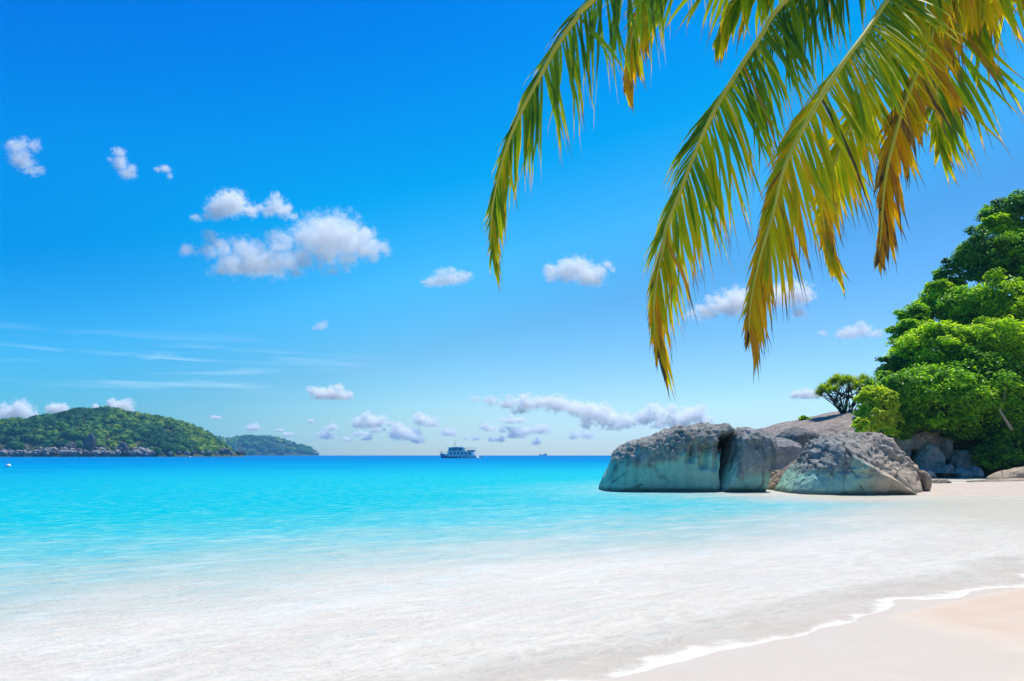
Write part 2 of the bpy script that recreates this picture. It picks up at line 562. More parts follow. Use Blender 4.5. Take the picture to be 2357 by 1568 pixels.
# sand showing through the wash in soft blotches, and the light net of small ripples on it
bl = k.noise(k.mapping(along, (0.7, 1.5, 1)), 0.9, 5, 0.6, 0.6)
c = k.mix(k.math("MULTIPLY", k.ramp(bl, [(0.40, 0.75), (0.60, 0.0)]), k.ramp(lg, [(lp(1), 0.9), (lp(6), 0.6), (lp(12), 0.0)])), c, (0.64, 0.55, 0.435))
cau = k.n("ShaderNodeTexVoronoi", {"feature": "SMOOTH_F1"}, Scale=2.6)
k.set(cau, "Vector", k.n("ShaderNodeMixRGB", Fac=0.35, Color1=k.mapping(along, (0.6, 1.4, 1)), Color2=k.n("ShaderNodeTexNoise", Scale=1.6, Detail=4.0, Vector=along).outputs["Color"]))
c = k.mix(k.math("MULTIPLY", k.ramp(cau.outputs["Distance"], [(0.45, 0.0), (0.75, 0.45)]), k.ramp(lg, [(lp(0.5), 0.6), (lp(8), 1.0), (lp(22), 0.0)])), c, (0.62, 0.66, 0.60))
# by the far spit the shallows lie over coarse beige sand
ypos = k.n("ShaderNodeSeparateXYZ", i0=pos).outputs[1]
xpos = k.n("ShaderNodeSeparateXYZ", i0=pos).outputs[0]
spit = k.n("ShaderNodeMapRange", {"interpolation_type": "SMOOTHSTEP"}, i0=k.math("ADD", ypos, k.math("MULTIPLY", n_med, 4.0)), i1=15.0, i2=26.0, i3=0.0, i4=1.0).outputs[0]
spit = k.math("MULTIPLY", spit, k.n("ShaderNodeMapRange", {"interpolation_type": "SMOOTHSTEP"}, i0=k.math("ADD", xpos, k.math("MULTIPLY", n_med, 2.0)), i1=8.0, i2=15.0, i3=0.0, i4=1.0).outputs[0])
c = k.mix(k.math("MULTIPLY", spit, k.ramp(lg, [(lp(5), 0.85), (lp(11), 0.0)])), c, (0.53, 0.47, 0.345))
# wavelets: darker troughs, brighter faces
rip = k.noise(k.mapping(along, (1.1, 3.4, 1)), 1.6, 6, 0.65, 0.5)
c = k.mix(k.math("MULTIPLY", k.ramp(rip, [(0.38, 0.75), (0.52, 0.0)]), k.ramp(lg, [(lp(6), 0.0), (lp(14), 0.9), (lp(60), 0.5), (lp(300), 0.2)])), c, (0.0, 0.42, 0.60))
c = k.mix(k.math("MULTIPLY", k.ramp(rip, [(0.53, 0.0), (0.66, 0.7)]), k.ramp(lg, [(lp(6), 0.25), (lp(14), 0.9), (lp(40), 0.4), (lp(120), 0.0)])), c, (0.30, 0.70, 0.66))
# dark patches of reef and sea grass further out
pat = k.noise(k.mapping(pos, (0.012, 0.035, 1)), 1.0, 4, 0.55, 0.3)
c = k.mix(k.math("MULTIPLY", k.ramp(pat, [(0.52, 0.0), (0.66, 0.6)]), k.ramp(lg, [(lp(45), 0.0), (lp(90), 1.0), (lp(900), 0.6)])), c, (0.0, 0.13, 0.36))
# wash: lacy foam on the shallow water and a bright lip along the sand
fw = k.mapping(along, (0.35, 1.0, 1.0))
wd = k.n("ShaderNodeMixRGB", Fac=0.30, Color1=fw, Color2=k.n("ShaderNodeTexNoise", Scale=1.2, Detail=5.0, Vector=fw).outputs["Color"])
v1 = k.n("ShaderNodeTexVoronoi", {"feature": "DISTANCE_TO_EDGE"}, Scale=1.7, Vector=wd.outputs[0]).outputs["Distance"]
v2 = k.n("ShaderNodeTexVoronoi", {"feature": "DISTANCE_TO_EDGE"}, Scale=5.5, Vector=wd.outputs[0]).outputs["Distance"]
lace = k.math("MAXIMUM", k.ramp(v1, [(0.0, 1.0), (0.10, 0.0)]), k.math("MULTIPLY", k.ramp(v2, [(0.0, 1.0), (0.13, 0.0)]), 0.75))
lace = k.math("MULTIPLY", lace, k.ramp(k.noise(pos, 0.55, 5, 0.6, 0.4), [(0.38, 0.0), (0.62, 1.0)]))
streaks = k.ramp(k.noise(k.mapping(along, (0.7, 4.5, 1)), 1.3, 6, 0.7, 0.9), [(0.50, 0.0), (0.72, 0.9)])
speck = k.ramp(k.noise(pos, 26, 3, 0.7), [(0.54, 0.0), (0.68, 1.0)])
zone = k.ramp(lg, [(0.0, 1.0), (lp(3.6), 0.9), (lp(5.2), 0.3), (lp(7), 0.0)])
zone = k.math("MULTIPLY", zone, k.math("SUBTRACT", 1.0, k.math("MULTIPLY", spit, 0.75)))
foam = k.math("MULTIPLY", k.math("MAXIMUM", k.math("MAXIMUM", lace, streaks), k.math("MULTIPLY", speck, 0.6)), zone)
edn = k.math("ADD", k.attr("depth"), k.math("MULTIPLY", k.math("SUBTRACT", k.noise(pos, 3.2, 6, 0.7), 0.5), 0.026))
edn = k.math("ADD", edn, k.math("MULTIPLY", k.math("SUBTRACT", k.noise(pos, 0.9, 3, 0.6), 0.5), 0.05))
lip = k.ramp(k.math("MULTIPLY", edn, 10.0), [(0.0, 1.0), (0.06, 0.95), (0.12, 0.55), (0.40, 0.0)])
v3 = k.n("ShaderNodeTexVoronoi", {"feature": "DISTANCE_TO_EDGE"}, Scale=9.0, Vector=wd.outputs[0]).outputs["Distance"]
bub = k.math("MAXIMUM", k.ramp(v2, [(0.0, 1.0), (0.10, 0.0)]), k.ramp(v3, [(0.0, 0.9), (0.16, 0.0)]))
bub = k.math("MULTIPLY", bub, k.ramp(k.math("MULTIPLY", k.attr("depth"), 7.0), [(0.0, 1.0), (0.5, 0.8), (1.0, 0.0)]))
foam = k.math("MAXIMUM", k.math("MAXIMUM", foam, bub), lip)
c = k.mix(k.math("MULTIPLY", foam, 0.75), c, (0.75, 0.685, 0.575))
rip2 = k.noise(k.mapping(along, (2.5, 7, 1)), 2.4, 4, 0.65)
h = k.math("ADD", k.math("MULTIPLY", rip, 1.0), k.math("MULTIPLY", rip2, 0.35))
hb = k.math("MULTIPLY", h, k.ramp(lg, [(0.0, 0.45), (lp(7), 0.7), (lp(16), 1.0)]))
hb = k.math("ADD", hb, k.math("MULTIPLY", foam, 0.10))
nrm = k.bump(hb, 0.8, 0.16)
surf = k.bsdf(c, k.ramp(lg, [(0.0, 0.55), (lp(7), 0.35), (lp(30), 0.25)]), 0.1, nrm, Specular_IOR_Level=k.ramp(lg, [(0.0, 0.2), (lp(8), 0.12), (lp(20), 0.03), (lp(60), 0.012)]))
# out where it is deep the sea shows its own colour rather than the sky
deep = k.n("ShaderNodeBsdfDiffuse", Color=c, Normal=nrm)
surf = k.n("ShaderNodeMixShader", i0=k.ramp(lg, [(lp(7), 0.0), (lp(19), 0.88)]), i1=surf, i2=deep).outputs[0]
# the last film of water over the sand is see-through
al = k.math("MAXIMUM", k.ramp(k.math("MULTIPLY", k.attr("depth"), 4.5), [(0.0, 0.35), (0.3, 0.90), (1.0, 1.0)]), lip)
trn = k.n("ShaderNodeBsdfTransparent")
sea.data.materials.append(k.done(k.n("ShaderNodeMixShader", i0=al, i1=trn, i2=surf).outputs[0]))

# ------------------------------------------------------------------ rocks
def cv(ox, oy, s):
    def f(cx, cy):
        return ((ox + cx / s) * 0.73810, (oy + cy / s) * 0.73810)
    return f


K1 = cv(2350, 1130, 2357 / 842)     # close view of the right shore
K2 = cv(1850, 1290, 2357 / 600)     # close view of the two blocks


def rock(name, outline, Y, df, db, mat, seed=0, pw=0.62, pq=0.8, amp=0.10, freq=0.9, pits=0.0, cen=None, extra=None,
         M_=190, NR=46, zpit=1.0, pitf=1.6):
    pts = [P(x, y, Y) for x, y in outline]
    xs = [p.x for p in pts]; zs = [p.z for p in pts]
    if cen is None:
        c = Vector(((min(xs) + max(xs)) / 2, Y, min(zs) + 0.42 * (max(zs) - min(zs))))
    else:
        c = P(cen[0], cen[1], Y)
    n = len(pts)
    seg = [(pts[(i + 1) % n] - pts[i]).length for i in range(n)]
    tot = sum(seg)
    per = []
    i, acc = 0, 0.0
    for j in range(M_):
        t = tot * j / M_
        while t > acc + seg[i]:
            acc += seg[i]; i += 1
        per.append(pts[i].lerp(pts[(i + 1) % n], (t - acc) / seg[i]))
    # round the corners of the outline a little
    for _ in range(2):
        per = [(per[j - 1] + per[j] * 2 + per[(j + 1) % M_]) / 4 for j in range(M_)]
    org = Vector((c.x, Y, min(zs)))
    V, Fc = [], []
    for a in range(NR + 1):
        u_ = 2 * a / NR
        e_ = max(1.0, 0.78 / pw)
        th = math.pi / 2 * (u_ ** e_ if u_ <= 1 else 2 - (2 - u_) ** e_)
        s = math.sin(th) ** pw if 0 < a < NR else 0.0
        cc = math.cos(th)
        y = -(abs(cc) ** pq) * (df if cc > 0 else -db)
        if a in (0, NR):
            V.append(Vector((c.x, Y + y, c.z)) - org)
            continue
        for p in per:
            q = c + (p - c) * s
            V.append(Vector((q.x, Y + y, q.z)) - org)
    ring = lambda a: 1 + (a - 1) * M_
    for j in range(M_):
        j2 = (j + 1) % M_
        Fc.append((0, ring(1) + j, ring(1) + j2))
        Fc.append((len(V) - 1, ring(NR - 1) + j2, ring(NR - 1) + j))
    for a in range(1, NR - 1):
        for j in range(M_):
            j2 = (j + 1) % M_
            Fc.append((ring(a) + j, ring(a + 1) + j, ring(a + 1) + j2, ring(a) + j2))
    me = bpy.data.meshes.new(name)
    me.from_pydata(V, [], Fc)
    bm = bmesh.new(); bm.from_mesh(me)
    bmesh.ops.recalc_face_normals(bm, faces=bm.faces)
    bm.normal_update()
    off = Vector((seed * 7.3, seed * 3.1, seed * 5.7))
    new = []
    for v in bm.verts:
        p = v.co
        wz = p.z + org.z
        d = fbm(p * freq + off, 6) * amp
        d += fbm(p * freq * 0.35 + off, 2) * amp * 1.5
        if pits:
            up = sstep(zpit - 0.5, zpit + 0.6, wz + 0.8 * noise.noise(p * 0.6 + off))
            q = p * pitf + off + noise.noise_vector(p * 0.9 + off) * 0.35
            dist = noise.voronoi(q)[0][0]
            msk = sstep(-0.25, 0.25, noise.noise(p * 0.7 + off * 2))
            d -= pits * (1 - sstep(0.05, 0.55, dist)) * up * (0.35 + 0.65 * msk)
            dist = noise.voronoi(q * 2.3)[0][0]
            d -= pits * 0.45 * (1 - sstep(0.05, 0.5, dist)) * up
            d += pits * 0.55 * (1 - abs(noise.noise(p * 2.1 + off))) ** 3 * up - pits * 0.2 * up
            d += pits * 0.42 * fbm(p * 4.5 + off, 4, 0.7) * up
        co = p + v.normal * d
        if extra: co = extra(co + org) - org
        new.append(co)
    for v, co in zip(bm.verts, new): v.co = co
    bm.to_mesh(me); bm.free()
    me.polygons.foreach_set("use_smooth", [True] * len(me.polygons))
    me.update()
    return link(name, me, mat, None, org)


def oc(fn, L): return [fn(x, y) for x, y in L]


# left block: an overhanging cap over a recessed dark flank on its right
B1 = oc(K2, [(90, 1010), (95, 930), (150, 760), (200, 620), (265, 480), (350, 390), (430, 335), (560, 310), (720, 255), (830, 230), (980, 180),
             (1150, 170), (1300, 140), (1420, 122), (1560, 122), (1640, 160), (1690, 215), (1695, 260), (1640, 340), (1610, 450), (1590, 600), (1560, 800), (1540, 1010)])
xr = P(*K2(1440, 500), 40).x
zc = P(*K2(1440, 230), 40).z
xh = P(*K2(1080, 500), 40).x


def b1_extra(p):
    q = p.copy()
    if p.y < 40.6:
        f = sstep(xr - 0.10, xr + 0.16, p.x + 0.12 * noise.noise(p * 1.3)) * (1 - sstep(zc - 0.60, zc + 0.0, p.z))
        q.y += 2.5 * f * sstep(0, 1, (40.6 - p.y))
        # vertical fluted hollows under the crust
        for xx, w_, z0, dd in ((xh, 0.16, 1.25, 0.45), (xh + 0.62, 0.24, 0.95, 0.40), (xr - 0.28, 0.13, 0.85, 0.32)):
            g = math.exp(-((p.x - xx - 0.12 * (p.z - 1.6)) / w_) ** 2) * sstep(z0, z0 + 0.3, p.z) * (1 - sstep(2.0, 2.35, p.z))
            q.y += dd * g
    return q


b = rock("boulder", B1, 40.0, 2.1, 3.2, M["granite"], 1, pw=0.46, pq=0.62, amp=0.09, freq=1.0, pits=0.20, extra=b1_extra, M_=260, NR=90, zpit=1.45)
tag(b, "largest grey boulder in the water, sloping left end and overhanging cap beside a dark cleft", "boulder")

B2 = oc(K2, [(1440, 1010), (1470, 900), (1530, 780), (1600, 640), (1640, 500), (1665, 350), (1700, 265), (1760, 215), (1850, 187), (1960, 200), (2080, 240),
             (2160, 310), (2195, 400), (2200, 480), (2175, 560), (2125, 620), (2120, 700), (2105, 780), (2080, 860), (2050, 945), (2045, 1010)])
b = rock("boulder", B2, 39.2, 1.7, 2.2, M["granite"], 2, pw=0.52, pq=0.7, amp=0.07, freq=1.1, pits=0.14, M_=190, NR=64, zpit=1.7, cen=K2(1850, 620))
tag(b, "upright rounded grey block standing right of the dark cleft, narrower at the waterline", "boulder")

B3 = oc(K1, [(225, 1230), (235, 1120), (280, 1050), (340, 980), (430, 870), (490, 760), (512, 690), (560, 650), (650, 618), (800, 612), (1000, 610),
             (1070, 602), (1150, 630), (1240, 690), (1290, 770), (1350, 840), (1420, 900), (1452, 960), (1465, 1060), (1445, 1140), (1420, 1230)])
xl = P(*K1(600, 900), 38).x
xl2 = P(*K1(880, 1050), 38).x


def b3_extra(p):
    q = p.copy()
    if p.y < 38.4:
        # a ridge runs down to the right; below it the washed foot swells forward
        ridge = 1.95 - max(0.0, p.x - xl) * 0.62 - max(0.0, xl - p.x) * 0.55
        f = 1 - sstep(ridge - 0.25, ridge + 0.12, p.z + 0.15 * noise.noise(p * 1.1))
        q.y -= 0.95 * f * sstep(0, 1.2, 38.4 - p.y) * (1 - sstep(xl2 + 1.2, xl2 + 3.2, p.x))
        g = math.exp(-(((p.x - xl) / 0.28) ** 2 + ((p.z - 1.95) / 0.22) ** 2))
        q.y -= 0.55 * g
        q.z += 0.12 * g
        up = sstep(ridge, ridge + 1.5, p.z)
        q.y += 0.75 * up * sstep(0, 1.2, 38.4 - p.y)
    return q


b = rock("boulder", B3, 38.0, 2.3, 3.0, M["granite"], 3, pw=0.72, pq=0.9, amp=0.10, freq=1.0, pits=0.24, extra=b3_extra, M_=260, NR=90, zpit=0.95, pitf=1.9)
tag(b, "broad pitted boulder with sunlit sloping top at the end of the sand spit", "boulder")

b = rock("rock", oc(K1, [(1440, 1180), (1448, 1050), (1450, 960), (1470, 940), (1500, 958), (1525, 1010), (1520, 1080), (1495, 1140), (1480, 1180)]), 37.4, 0.5, 0.6,
         M["tan_rock"], 4, amp=0.035, M_=70, NR=26)
tag(b, "small smooth tan rock leaning on the right end of the pitted boulder", "rock")
b = rock("rock", oc(K1, [(95, 1180), (100, 1095), (150, 1040), (220, 970), (290, 910), (370, 868), (455, 828), (470, 900), (420, 1020), (330, 1110), (300, 1180)]), 40.6, 0.9, 1.4,
         M["brown_rock"], 5, amp=0.08, pits=0.05, M_=120, NR=40, zpit=0.3)
tag(b, "brown wedge of rock sloping out from behind the left foot of the pitted boulder", "rock")
M["granite_grey"] = granite("granite_grey", dark=(0.10, 0.10, 0.10), mid=(0.24, 0.23, 0.22), pale=(0.46, 0.43, 0.41), band_h=-2)
za = P(*K1(300, 742), 51.0).z


def b4_extra(p):
    q = p.copy()
    q.z = min(q.z, za + 0.42 * (q.y - 50.9) + 0.10 * noise.noise(p * 1.5))
    q.y = max(q.y, 50.95 + 0.10 * noise.noise(p * 1.2) + 0.12 * (q.z - 1.0))
    return q


b = rock("boulder", oc(K1, [(100, 1010), (112, 930), (130, 850), (165, 692), (230, 645), (290, 655), (385, 718), (388, 860), (380, 1010)]), 52, 1.2, 2.4,
         M["granite_grey"], 6, pw=0.34, amp=0.10, M_=140, NR=60, extra=b4_extra)
tag(b, "dark angular boulder with a pale flat top between the upright block and pitted boulder", "boulder")
b = rock("boulder", oc(K1, [(330, 1000), (320, 800), (230, 645), (290, 592), (390, 560), (470, 567), (560, 612), (600, 660), (620, 800), (600, 1000)]), 56, 1.8, 3.0,
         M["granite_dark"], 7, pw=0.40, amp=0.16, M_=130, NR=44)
tag(b, "dark rounded boulder at the foot of the sloping granite slab", "boulder")

for i, (cx, cy, w_, h_) in enumerate(((118, 968, 44, 40), (160, 975, 36, 34), (196, 962, 48, 40), (228, 950, 40, 26))):
    ol = [K1(cx + w_ * 0.6 * math.cos(a) * (1 + .15 * math.sin(3 * a + i)), cy - h_ * 0.55 * math.sin(a)) for a in [j * 2 * math.pi / 14 for j in range(14)]]
    b = rock("stone", ol, 46.5 + i * 0.35, 0.4, 0.5, M["brown_rock"], 20 + i, amp=0.05, M_=40, NR=18)
    tag(b, ["leftmost little stone in the gap behind the upright block", "second little stone from the left in the gap between the boulders",
            "widest little stone in the gap between the boulders", "rightmost little stone in the gap, touching the brown wedge"][i], "stone", "little stones in the gap between the boulders")

SL = oc(K1, [(-330, 800), (-150, 655), (0, 602), (150, 562), (270, 535), (400, 508), (500, 482), (600, 458), (700, 432), (910, 400), (1150, 392), (1400, 430), (1500, 640), (1400, 800)])
slab = rock("granite_slab", SL, 80, 15, 8, M["granite_slab"], 9, pw=0.95, pq=1.0, amp=0.16, freq=0.35, M_=200, NR=60, cen=K1(700, 760))
tag(slab, "long bare granite slab sloping down to the left behind the boulders", "rock slab")
b = rock("rock", oc(K1, [(885, 520), (888, 475), (915, 468), (945, 480), (948, 520), (915, 528)]), 68.4, 0.7, 0.9, M["granite_dark"], 10, pw=0.4, amp=0.04, M_=50, NR=20)
tag(b, "small dark square rock lying on the granite slab beside the yellow green shrub", "rock")

cl = [
    ("tall pale cliff pillar leaning behind the right shoulder of the pitted boulder", [(1225, 1000), (1235, 800), (1232, 600), (1260, 540), (1320, 560), (1345, 650), (1345, 850), (1345, 1000)], 66, 11),
    ("grey cliff rock right of the tall pillar, under the lime tree", [(1350, 1000), (1360, 800), (1370, 640), (1420, 590), (1480, 600), (1490, 700), (1450, 860), (1430, 1000)], 67.5, 12),
    ("pointed pale boulder in the middle of the shaded cliff foot", [(1390, 1010), (1400, 870), (1450, 760), (1495, 700), (1550, 740), (1605, 820), (1610, 920), (1600, 1010)], 65, 13),
    ("narrow upright cliff rock left of the dark crevice", [(1590, 960), (1600, 760), (1630, 650), (1680, 620), (1705, 680), (1700, 850), (1700, 960)], 66.5, 14),
    ("wide rounded boulder right of the dark crevice", [(1725, 1010), (1730, 850), (1770, 770), (1840, 750), (1905, 790), (1925, 880), (1930, 1010)], 65, 15),
    ("big shaded boulder at the right of the cliff foot under the hanging leaves", [(1930, 1000), (1940, 880), (1990, 820), (2070, 830), (2110, 900), (2120, 1000)], 66.5, 16),
    ("pale boulder at the water with a bright spot below the narrow cliff rock", [(1545, 1025), (1570, 960), (1620, 890), (1670, 865), (1705, 890), (1715, 960), (1725, 1025)], 63, 17),
    ("flat low boulder left of the white domed stone", [(1735, 1030), (1738, 985), (1765, 955), (1810, 950), (1845, 975), (1860, 1030)], 62, 18),
    ("white domed stone at the edge of the inlet", [(1862, 1035), (1870, 960), (1885, 915), (1920, 898), (1952, 915), (1970, 970), (1978, 1035)], 61.4, 19),
    ("rusty flat boulder in the inlet beside the tan rock", [(1430, 1030), (1430, 960), (1470, 920), (1530, 925), (1560, 960), (1565, 1030)], 60.5, 21),
    ("upright boulder at the far right of the shaded cliff foot", [(2085, 1000), (2095, 920), (2125, 885), (2165, 900), (2180, 1000)], 65, 22),
    ("wide dark boulder right of the cliff foot above the tan ledge", [(2160, 1010), (2170, 960), (2240, 920), (2340, 905), (2440, 930), (2460, 1010)], 64, 23),
]
for lab, ol, Y, sd_ in cl:
    b = rock("cliff_rock", oc(K1, ol), Y, 1.1, 1.6, M["granite_cliff"], sd_, pw=0.45, amp=0.20, freq=0.8, pits=0.05, M_=100, NR=36)
    tag(b, lab, "rock", "rocks along the foot of the wooded cliff")

led = [
    ("long tan rock ledge rising to the right above the spit", [(2070, 1045), (2085, 1022), (2140, 985), (2200, 955), (2280, 940), (2357, 918), (2480, 900), (2500, 1045)], 56.0, 31),
    ("low tan rock ledge at the right edge in front of the long ledge", [(1890, 1068), (1905, 1052), (1980, 1045), (2080, 1030), (2200, 1018), (2357, 1008), (2480, 1012), (2480, 1085), (2100, 1078)], 51.0, 32),
    ("flat little rock on the spit just right of the tan rock", [(1535, 1075), (1545, 1050), (1580, 1022), (1610, 1018), (1640, 1035), (1655, 1055), (1640, 1078)], 50.0, 33),
]
for lab, ol, Y, sd_ in led:
    b = rock("rock_ledge" if sd_ < 33 else "rock", oc(K1, ol), Y, 1.3, 1.4, M["tan_rock"], sd_, pw=0.5, amp=0.06, freq=1.0, M_=120, NR=30)
    tag(b, lab, "rock")

# ------------------------------------------------------------------ headland under the trees
def head_h(x, y):
    xe = x * 70.0 / max(y, 60.0)
    a = (1.0 * (xe - 33.0) + 0.12 * (y - 67)) * (1 - sstep(78, 120, y) * 0.75)
    a = min(a, 24 + 0.1 * (x - 50))
    a = a * sstep(63.0, 70.0, y) if a > 0 else a
    return max(-2.0, a) + 0.6 * noise.noise((x * 0.2, y * 0.2, 2.0))


hx = np.linspace(24, 120, 70); hy = np.linspace(61, 140, 60)
V = [(x, y, head_h(x, y)) for y in hy for x in hx]
idx = np.arange(len(hx) * len(hy)).reshape(len(hy), len(hx))
fa = np.stack([idx[:-1, :-1], idx[:-1, 1:], idx[1:, 1:], idx[1:, :-1]], -1).reshape(-1, 4)
head = link("headland", np_mesh("headland", V, fa), plain("forest_floor", (0.06, 0.065, 0.03), 0.95, 0.1, 0.3, 0.7))
tag(head, kind="structure")

# ------------------------------------------------------------------ foliage
def leaves_mesh(name, C, Nn, rng, size, asp, rnd, clump, fold=0.12):
    n = len(C)
    t = rng.normal(size=(n, 3))
    u = np.cross(Nn, t); u /= np.linalg.norm(u, axis=1)[:, None] + 1e-9
    v = np.cross(Nn, u)
    L = size * rng.uniform(0.65, 1.3, n)[:, None]
    W = L * asp
    a = C - u * L * 0.5
    b_ = C + v * W * 0.5 + Nn * L * fold - u * L * 0.05
    c_ = C + u * L * 0.5 - Nn * L * fold * 0.8
    d_ = C - v * W * 0.5 + Nn * L * fold - u * L * 0.05
    V = np.stack([a, b_, c_, d_], 1).reshape(-1, 3)
    Fq = np.arange(4 * n).reshape(n, 4)
    return np_mesh(name, V, Fq, False, {"rnd": np.repeat(rnd, 4), "clump": np.repeat(clump, 4)})


def crown(name, rx, ry, rz, seed, nclump=60, per=240, size=0.24, flat=0.5, cr=0.27, low=-0.55, shell=0.62):
    rng = np.random.default_rng(seed)
    Cs, Ns, Rn, Cl, cents = [], [], [], [], []
    mean = (rx + ry + rz) / 3
    for i in range(nclump):
        while True:
            d = rng.normal(size=3); d /= np.linalg.norm(d)
            if d[2] > low: break
        rad = 0.60 + 0.45 * rng.random() ** 0.7
        rad *= 0.84 + 0.42 * noise.noise((d[0] * 2.2 + seed, d[1] * 2.2, d[2] * 2.2))
        c0 = d * rad * np.array([rx, ry, rz])
        r = mean * cr * rng.uniform(0.65, 1.35)
        m = int(per * (r / (mean * cr)) ** 2)
        dd = rng.normal(size=(m, 3)); dd /= np.linalg.norm(dd, axis=1)[:, None]
        dd[:, 2] = np.where(dd[:, 2] < -0.1, -dd[:, 2] * rng.choice([1, -1], m, p=[0.6, 0.4]), dd[:, 2])
        rr = r * rng.random(m)[:, None] ** 0.35 * rng.uniform(0.85, 1.15, (m, 1))
        Pn = c0 + dd * rr * np.array([1.15, 1.15, flat])
        wob = np.array([noise.noise_vector((q[0] * 1.1 / r, q[1] * 1.1 / r + seed, q[2] * 1.1 / r)) for q in Pn])
        Pn += wob * r * 0.55
        # drooping rim of each leafy spray
        Pn[:, 2] -= 0.22 * r * ((dd[:, 0] ** 2 + dd[:, 1] ** 2)) * rng.random(m)
        nn = 0.50 * dd + 0.25 * d + np.array([0.1, 0, 1.15]) + rng.normal(size=(m, 3)) * 0.42
        nn /= np.linalg.norm(nn, axis=1)[:, None]
        Cs.append(Pn); Ns.append(nn)
        Rn.append(np.clip(rng.normal(0.5, 0.32, m), 0, 1))
        Cl.append(np.full(m, np.clip(rng.normal(0.45, 0.38), 0, 1)))
        cents.append(c0)
    # loose leaves between the sprays
    m = int(nclump * per * 0.10)
    dd = rng.normal(size=(m, 3)); dd /= np.linalg.norm(dd, axis=1)[:, None]
    dd[:, 2] = np.abs(dd[:, 2]) * np.where(rng.random(m) < 0.3, -0.8, 1)
    Cs.append(dd * rng.uniform(0.55, 0.98, (m, 1)) * np.array([rx, ry, rz])); nn = dd * 0.6 + np.array([0, 0, 0.6]) + rng.normal(size=(m, 3)) * 0.5
    Ns.append(nn / np.linalg.norm(nn, axis=1)[:, None]); Rn.append(np.clip(rng.normal(0.45, 0.3, m), 0, 1)); Cl.append(np.clip(rng.normal(0.4, 0.2, m), 0, 1))
    me = leaves_mesh(name, np.concatenate(Cs), np.concatenate(Ns), rng, size, 0.55, np.concatenate(Rn), np.concatenate(Cl))
    return me, cents


def trunk_mesh(name, base, top, cents, r0, rng, limbs=9):
    """trunk from base to the crown (local coords, crown centre = top) with limbs to some clumps"""
    mb = MB()
    base, top = Vector(base), Vector(top)
    mid = base.lerp(top, 0.5) + Vector((rng.uniform(-.3, .3), rng.uniform(-.3, .3), 0))
    pts = []
    for i in range(8):
        t = i / 7
        pts.append((base * (1 - t) ** 2 + mid * 2 * t * (1 - t) + top * t * t))
    mb.tube(pts, [r0 * (1.35 if i == 0 else 1) * (1 - 0.075 * i) for i in range(8)], 9)
    cs = sorted(cents, key=lambda c: rng.random())[:limbs]
    for c in cs:
        c = Vector(c) + top
        s = pts[rng.choice([3, 4, 5, 6])]
        m = s.lerp(c, 0.5) + Vector((0, 0, 0.25 * (c - s).length * rng.uniform(0.1, 0.8)))
        q = [s * (1 - t) ** 2 + m * 2 * t * (1 - t) + c * t * t for t in [j / 5 for j in range(6)]]
        mb.tube(q, [r0 * 0.42 * (1 - 0.16 * j) for j in range(6)], 6)
    return mb.mesh(name, True)


MPV = lambda Y: Y / (F * 2.3008 * 0.985)     # metres per picture unit at depth Y


def tree(vx, vy, rvx, rvz, Y, mat, label, seed, bark="bark", nclump=60, per=240, size=0.25, root=None, name="broadleaf_tree", cat="tree", low=-0.85, flat=0.50, r0=0.22, depth=0.85, group="trees on the headland"):
    c = P(vx, vy, Y)
    m = MPV(Y)
    g_ = 1.04 if name == "broadleaf_tree" else 1.0
    rx, rz = rvx * m * g_, rvz * m * g_
    nclump = int(nclump * 1.15)
    size *= 1.25
    bx, by = root if root else (c.x + 0.4, Y + 1.0)
    bz = max(0.1, head_h(bx, by) - 0.3)
    bz = min(bz, c.z - 1.2)
    e = empty(name, (bx, by, bz))
    tag(e, label, cat, group)
    me, cents = crown("crown", rx, rx * depth, rz, seed, nclump, per, size, flat=flat, low=low)
    off = c - Vector((bx, by, bz))
    o = link("crown", me, M[mat], e, off)
    rng = random.Random(seed)
    o = link("trunk", trunk_mesh("trunk", (0, 0, -0.4), off - Vector((0, 0, rz * 0.25)), cents, r0, rng), M[bark], e)
    return e


T = tree
T(2142, 922, 108, 86, 64.5, "leaf_green", "spreading bright green tree overhanging the cliff rocks, in front of the others", 101, nclump=85, per=260, root=(34, 68.5))
T(2262, 905, 112, 92, 65.0, "leaf_green", "leafy green tree with pale bare limbs at the right edge above the tan ledge", 102, nclump=75, per=250, root=(40, 69))
T(2150, 815, 92, 66, 68.0, "leaf_lime", "lime green tree lit by the sun in the middle of the wooded slope", 103, nclump=70, per=250)
T(2285, 800, 104, 62, 67.0, "leaf_lime", "wide lime green tree at the right edge halfway up the slope", 104, nclump=70, per=250)
T(2072, 868, 52, 58, 69.0, "leaf_dark", "small dark tree at the lower left end of the wooded slope", 105, nclump=40, per=230)
T(2100, 775, 48, 42, 72.0, "leaf_green", "small green tree on the skyline left of the lime trees", 113, nclump=36, per=230)
T(2215, 712, 66, 58, 72.0, "leaf_green", "mid green tree on the skyline below the dark rounded tree", 106, nclump=55, per=240)
T(2312, 700, 80, 66, 70.0, "leaf_lime", "sunlit tree at the right edge below the dark rounded tree", 107, nclump=60, per=240)
T(2268, 600, 66, 66, 75.0, "leaf_dark", "dark rounded tree standing out on the skyline near the top of the slope", 108, nclump=60, per=240)
T(2345, 590, 70, 66, 74.0, "leaf_green", "green tree at the right edge beside the dark rounded tree", 109, nclump=55, per=240)
T(2345, 500, 72, 50, 77.0, "leaf_dark", "topmost dark tree at the right edge of the photo", 110, nclump=55, per=240)
T(2420, 680, 90, 110, 72.0, "leaf_green", "tall green tree just cut off by the right edge, upper one", 111, nclump=60, per=220)
T(2430, 900, 90, 100, 68.0, "leaf_dark", "dark tree just cut off by the right edge, lower one", 112, nclump=60, per=220)
T(2185, 640, 34, 38, 77.0, "leaf_dark", "little dark treetop on the skyline between the two dark crowns", 114, nclump=26, per=220)
